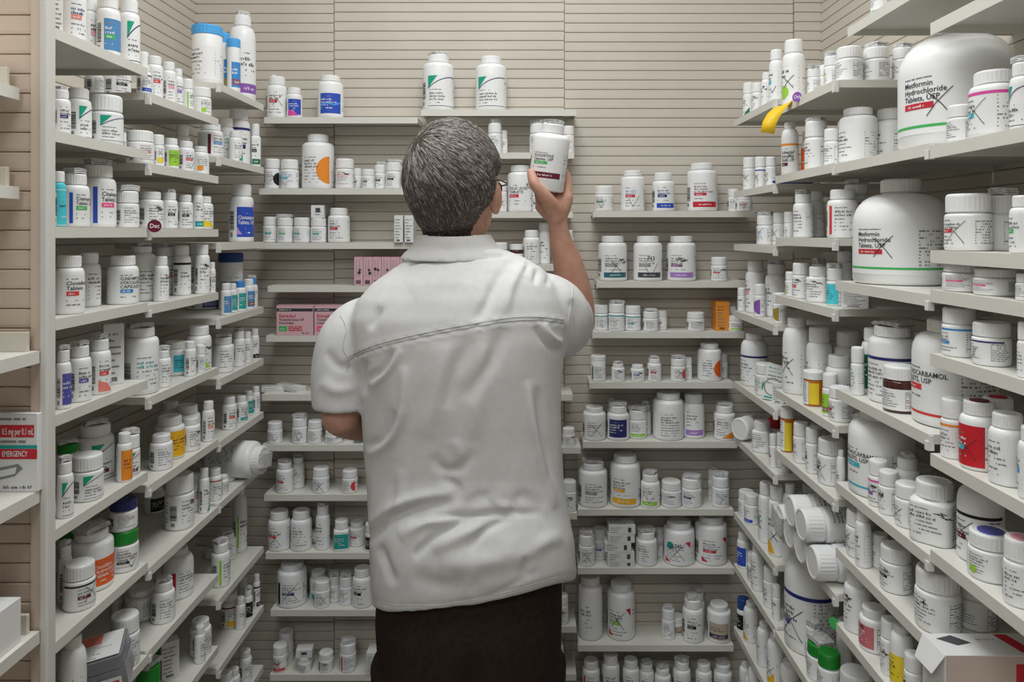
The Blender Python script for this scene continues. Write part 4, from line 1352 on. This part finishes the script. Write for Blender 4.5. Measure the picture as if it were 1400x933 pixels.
# shirt ---------------------------------------------------------------
YC = 1.345
def hem_y(x): return float(np.interp(x, (505, 540, 600, 650, 700, 740, 772, 795), (829, 837, 837, 829, 817, 805, 796, 794)))
SHR = [  # photo row, silhouette columns, back surface depth, half depth in front
 (999, 511, 787, 1.212, .120), (800, 509, 788, 1.203, .124), (772, 508, 787, 1.202, .125), (740, 507, 785, 1.206, .124), (705, 505, 778, 1.222, .120), (660, 503, 771, 1.228, .118), (610, 499, 768, 1.222, .118), (560, 496, 767, 1.214, .116), (515, 490, 768, 1.208, .112), (475, 483, 772, 1.206, .106),
 (440, 481, 774, 1.209, .098), (412, 492, 768, 1.218, .09), (388, 512, 758, 1.232, .082), (367, 540, 742, 1.252, .074), (350, 565, 712, 1.272, .068), (340, 580, 684, 1.282, .064)]
bm = bmesh.new(); rings = []; NS = 64
for (y, xl, xr, yb, fr) in SHR:
    ring = []
    for k in range(NS):
        t = 2 * math.pi * k / NS; e = 2 / 2.35; cx = math.copysign(abs(math.cos(t)) ** e, math.cos(t)); sy = math.copysign(abs(math.sin(t)) ** e, math.sin(t))
        xm = (xl + xr) / 2 + cx * (xr - xl) / 2; Y = YC + sy * ((YC - yb) if sy < 0 else fr)
        yy = hem_y(xm) if y == 999 else (min(y, hem_y(xm) - 12) if y == 800 else y); q = P(xm, yy, YC); ring.append(Vector((q.x, Y, P(xm, yy, min(Y, YC)).z)))
    rings.append(ring)
loft(bm, rings)
# sleeves
tube(bm, [(P(545, 455, 1.35), .040), (P(512, 446, 1.348), .056), (P(484, 466, 1.345), .063), (P(471, 510, 1.343), .0605), (P(470, 556, 1.343), .0575)], 28, 6, None, False)
s0, s1 = P(730, 415, 1.35), P(789, 436, 1.475)
tube(bm, [(P(705, 420, 1.345), .050), (P(732, 424, 1.36), .072), (P(750, 432, 1.39), .077), (P(759, 438, 1.43), .074), (P(766, 440, 1.475), .070)], 28, 6, None, False)
sm_ = fuse(bm, .0055, 5)
nvv = len(sm_.vertices); co = np.empty(nvv * 3); sm_.vertices.foreach_get('co', co); co = co.reshape(-1, 3); no = np.empty(nvv * 3); sm_.vertices.foreach_get('normal', no); no = no.reshape(-1, 3)
PX = CX + co[:, 0] / co[:, 1] * F; PY = CY - (co[:, 2] - CAMZ) / co[:, 1] * F
TAP = np.zeros(nvv)
def dist_poly(pts):
    d = np.full(nvv, 1e9); n_ = len(pts) - 1; TAP[:] = 0
    for k_, (a, b) in enumerate(zip(pts[:-1], pts[1:])):
        ax_, ay_ = a; bx, by = b; L2 = (bx - ax_) ** 2 + (by - ay_) ** 2; t = np.clip(((PX - ax_) * (bx - ax_) + (PY - ay_) * (by - ay_)) / L2, 0, 1)
        e_ = np.hypot(PX - ax_ - t * (bx - ax_), PY - ay_ - t * (by - ay_)); m_ = e_ < d; d[m_] = e_[m_]; TAP[m_] = (k_ + t[m_]) / n_
    return d
def curve_px(pts, n=6): return [(q[0], q[1]) for q in catmull(pts, n)]
FOLDS = [  # cloth creases: path on the back, half width, height (+ towards the viewer)
 (((503, 742), (530, 712), (565, 697), (622, 686)), 8, -.010), (((505, 720), (535, 694), (575, 680), (620, 674)), 8, .006), (((545, 735), (585, 714), (630, 707)), 10, .008),
 (((560, 712), (600, 706), (650, 705), (690, 702), (745, 703)), 5, -.008), (((630, 700), (660, 680), (690, 698)), 12, -.0035), (((695, 698), (716, 680), (742, 698)), 12, -.0035), (((565, 764), (600, 730), (652, 706)), 6, -.009), (((640, 752), (662, 726), (700, 708)), 6, -.007),
 (((590, 752), (640, 728), (668, 716)), 10, .006), (((592, 622), (606, 642), (630, 640), (646, 616)), 8, -.005), (((622, 600), (632, 630)), 9, .003), (((600, 655), (625, 665), (626, 690)), 6, -.005), (((670, 676), (684, 692), (700, 690)), 6, .004),
 (((553, 500), (551, 560), (535, 600), (502, 622)), 7, .008), (((540, 560), (524, 600), (500, 612)), 7, -.006), (((548, 640), (546, 690), (520, 720)), 8, .005), (((722, 520), (727, 570), (742, 640), (760, 696)), 6, .007), (((735, 530), (741, 590), (756, 660)), 7, -.005),
 (((536, 478), (524, 505), (500, 520)), 5, -.006), (((548, 476), (530, 508), (506, 530)), 5, .006), (((500, 492), (494, 512), (498, 540)), 5, -.008), (((645, 462), (620, 510), (612, 560)), 12, -.005), (((690, 446), (668, 500), (636, 548)), 12, -.006), (((610, 470), (600, 540), (580, 600)), 14, .004), (((665, 470), (655, 540), (648, 600)), 14, .004),
 (((740, 444), (755, 462), (772, 470)), 5, .006), (((730, 446), (748, 470), (766, 486)), 5, -.006), (((704, 352), (680, 384), (664, 420), (650, 440)), 8, -.006), (((720, 356), (700, 390), (690, 430)), 6, .005), (((736, 366), (730, 390)), 4, -.005), (((724, 358), (716, 376)), 4, -.004), (((752, 372), (748, 392)), 4, -.004), (((560, 400), (600, 380), (640, 372)), 20, .003), (((520, 420), (505, 450)), 6, -.005),
 (((445, 480), (462, 500), (486, 502)), 7, -.004), (((440, 520), (460, 534), (492, 528)), 9, .004), (((780, 410), (790, 430), (792, 470)), 7, -.005), (((560, 790), (600, 800), (660, 800)), 14, -.004), (((600, 770), (660, 768), (720, 750)), 18, .006), (((700, 772), (745, 742), (770, 730)), 12, .004), (((540, 800), (528, 770), (520, 745)), 7, -.005), (((650, 775), (640, 800), (640, 820)), 8, .003), (((720, 760), (716, 790)), 8, -.003), (((660, 820), (740, 780)), 5, -.002)]
disp = np.zeros(nvv); facing = np.clip(-no[:, 1] * 1.6 + .25, 0, 1)
for pts, wd, amp in FOLDS: 
    dd_ = dist_poly(curve_px(pts)); disp += amp * 1.35 * np.exp(-(dd_ / (wd * (.75 + .5 * np.abs(TAP - .5)))) ** 2) * np.sin(math.pi * np.clip(TAP, .0, 1)) ** .8
lowf = np.array([noise.noise(Vector((c[0] * 9, c[1] * 9, c[2] * 5))) * .0028 + noise.noise(Vector((c[0] * 26, c[1] * 26, c[2] * 14 + 9))) * .0014 for c in co])
YOKE = curve_px([(474, 494), (500, 481), (537, 469.5), (596, 456.5), (654, 446), (698, 439), (736, 438), (770, 441.5)])
dy = dist_poly(YOKE); disp += -.0028 * np.exp(-(dy / 1.8) ** 2) + .0016 * np.exp(-((dy - 4) / 2.5) ** 2)
COLL = curve_px([(545, 366), (575, 357), (620, 352.5), (660, 351), (690, 349)])
dc = dist_poly(COLL); disp += -.006 * np.exp(-(dc / 2.5) ** 2)
hemd = np.array([hem_y(x) for x in PX]) - PY; m_ = (PY > 740); disp += np.where(m_, -.0016 * np.exp(-((hemd - 9) / 1.6) ** 2), 0)
co2 = co + no * (disp * facing + lowf * (.4 + .6 * facing))[:, None]
sm_.vertices.foreach_set('co', co2.ravel()); sm_.update()
SHIRT = noisy('white_cotton', (.70, .70, .70), (.74, .74, .735), 70, .85, .08, .15)
shirt = attach(link('shirt', sm_, None, [SHIRT], True))
bpy.context.view_layer.update()
bvh = BVHTree.FromPolygons([Vector(c) for c in co2], [tuple(p.vertices) for p in sm_.polygons])
def on_shirt(pts, off):
    out = []
    for (x, y) in pts:
        d = P(x, y, 1.0) - Vector((0, 0, CAMZ)); d.normalize(); hit = bvh.ray_cast(Vector((0, 0, CAMZ)), d)
        if hit[0] is not None: out.append(hit[0] + hit[1] * off)
    return out
SEAMM = mat('seam_thread', (.60, .60, .60), .9)
bm = bmesh.new()
for dy_ in (0, -4.5):
    pts = on_shirt([(x, y + dy_) for x, y in curve_px(YOKE, 2)], .0002)
    if len(pts) > 3: tube(bm, [(p, .0009) for p in pts], 6, 1)
yo = from_bm('yoke_seam', bm, None, [SEAMM], True); yo.parent = shirt
for path in ([(466, 432), (474, 450), (469, 474), (477, 494), (474, 508)], [(784, 392), (781, 412), (777, 440), (772, 470)]):
    bm = bmesh.new(); pts = on_shirt(curve_px(path, 5), .0002)
    if len(pts) > 3: tube(bm, [(p, .0011) for p in pts], 6, 1); s_ = from_bm('armhole_seam', bm, None, [SEAMM], True); s_.parent = shirt
    else: bm.free()
bm = bmesh.new(); pts = on_shirt([(x, hem_y(x) - 9) for x in range(518, 768, 8)], .0002)
if len(pts) > 3: tube(bm, [(p, .0008) for p in pts], 6, 1); s_ = from_bm('hem_seam', bm, None, [SEAMM], True); s_.parent = shirt
else: bm.free()
# collar: band round the neck with a folded fall
def collar_ring(cx, cy, rx, ryb, ryf, Y, lift): 
    out = []
    for k in range(40):
        t = 2 * math.pi * k / 40; q = P(cx + rx * math.cos(t), cy, Y); fwd = math.sin(t)
        out.append(Vector((q.x, Y + (ryb if fwd < 0 else ryf) * fwd, q.z - lift * max(0, fwd) + (0.004 * abs(math.cos(t))))))
    return out
bm = bmesh.new()
loft(bm, [collar_ring(622, 357, 75, .0965, .078, 1.352, .05), collar_ring(622, 350, 70, .092, .073, 1.35, .045), collar_ring(622, 340, 59, .083, .068, 1.348, .04), collar_ring(621, 329, 53, .080, .066, 1.346, .035), collar_ring(621, 323, 50, .0775, .064, 1.346, .035), collar_ring(621, 324, 47, .0735, .061, 1.346, .035), collar_ring(621, 345, 46, .072, .059, 1.346, .035)])
me = fuse(bm, .003, 2); cl = link('collar', me, None, [SHIRT], True); cl.parent = shirt
# trousers and shoes ----------------------------------------------------
bm = bmesh.new(); rings = []
for (y, xl, xr, bk, fr) in ((1010, 530, 757, .118, .105), (960, 524, 762, .125, .11), (900, 519, 766, .128, .112), (840, 516, 768, .126, .112), (770, 520, 768, .112, .10), (745, 524, 764, .105, .095)):
    ring = []
    for k in range(48):
        t = 2 * math.pi * k / 48; e = 2 / 2.3; cx = math.copysign(abs(math.cos(t)) ** e, math.cos(t)); sy = math.copysign(abs(math.sin(t)) ** e, math.sin(t)); q = P((xl + xr) / 2 + cx * (xr - xl) / 2, y, YC)
        cleft = 1 - .12 * math.exp(-(cx / .12) ** 2) if (sy < 0 and y > 880) else 1
        ring.append(Vector((q.x, YC + sy * (bk if sy < 0 else fr) * cleft, q.z)))
    rings.append(ring)
loft(bm, rings)
for s in (-1, 1):
    hx = -.100 + s * .082
    tube(bm, [(Vector((hx, YC, .80)), .098), (Vector((hx, YC, .66)), .094), (Vector((hx + s * .010, 1.35, .48)), .080), (Vector((hx + s * .012, 1.34, .28)), .070), (Vector((hx + s * .014, 1.335, .09)), .062)], 28, 6, None, False)
me = fuse(bm, .006, 4)
for v_ in me.vertices:
    c = v_.co; k = noise.noise(Vector((c.x * 14, c.y * 14, c.z * 7))) * .004; v_.co = c + v_.normal * k
tr = attach(link('trousers', me, None, [noisy('dark_twill', (.022, .013, .010), (.030, .018, .014), 120, .8, .1, .2)], True))
for s in (-1, 1):
    hx = -.100 + s * .096; bm = bmesh.new()
    for z, k, up in ((.0, 1.0, 0), (.018, 1.02, 0), (.032, .98, 0), (.055, .86, -.02), (.075, .62, -.05), (.10, .50, -.06)):
        pass
    rings = []
    for z, wx, y0, y1 in ((.0, .043, -.085, .19), (.02, .046, -.09, .197), (.04, .045, -.088, .19), (.06, .042, -.085, .165), (.08, .040, -.08, .09), (.10, .040, -.075, .03)):
        ring = []
        for k in range(28):
            t = 2 * math.pi * k / 28; yy = math.sin(t); ring.append(Vector((hx + wx * math.cos(t) * (1 - .25 * max(0, -yy)), 1.335 + (y0 + y1) / 2 + (y1 - y0) / 2 * yy, z + .001)))
        rings.append(ring)
    loft(bm, rings); bmesh.ops.recalc_face_normals(bm, faces=bm.faces); attach(from_bm('shoe', bm, None, [mat('black_leather', (.015, .013, .012), .35)], True))
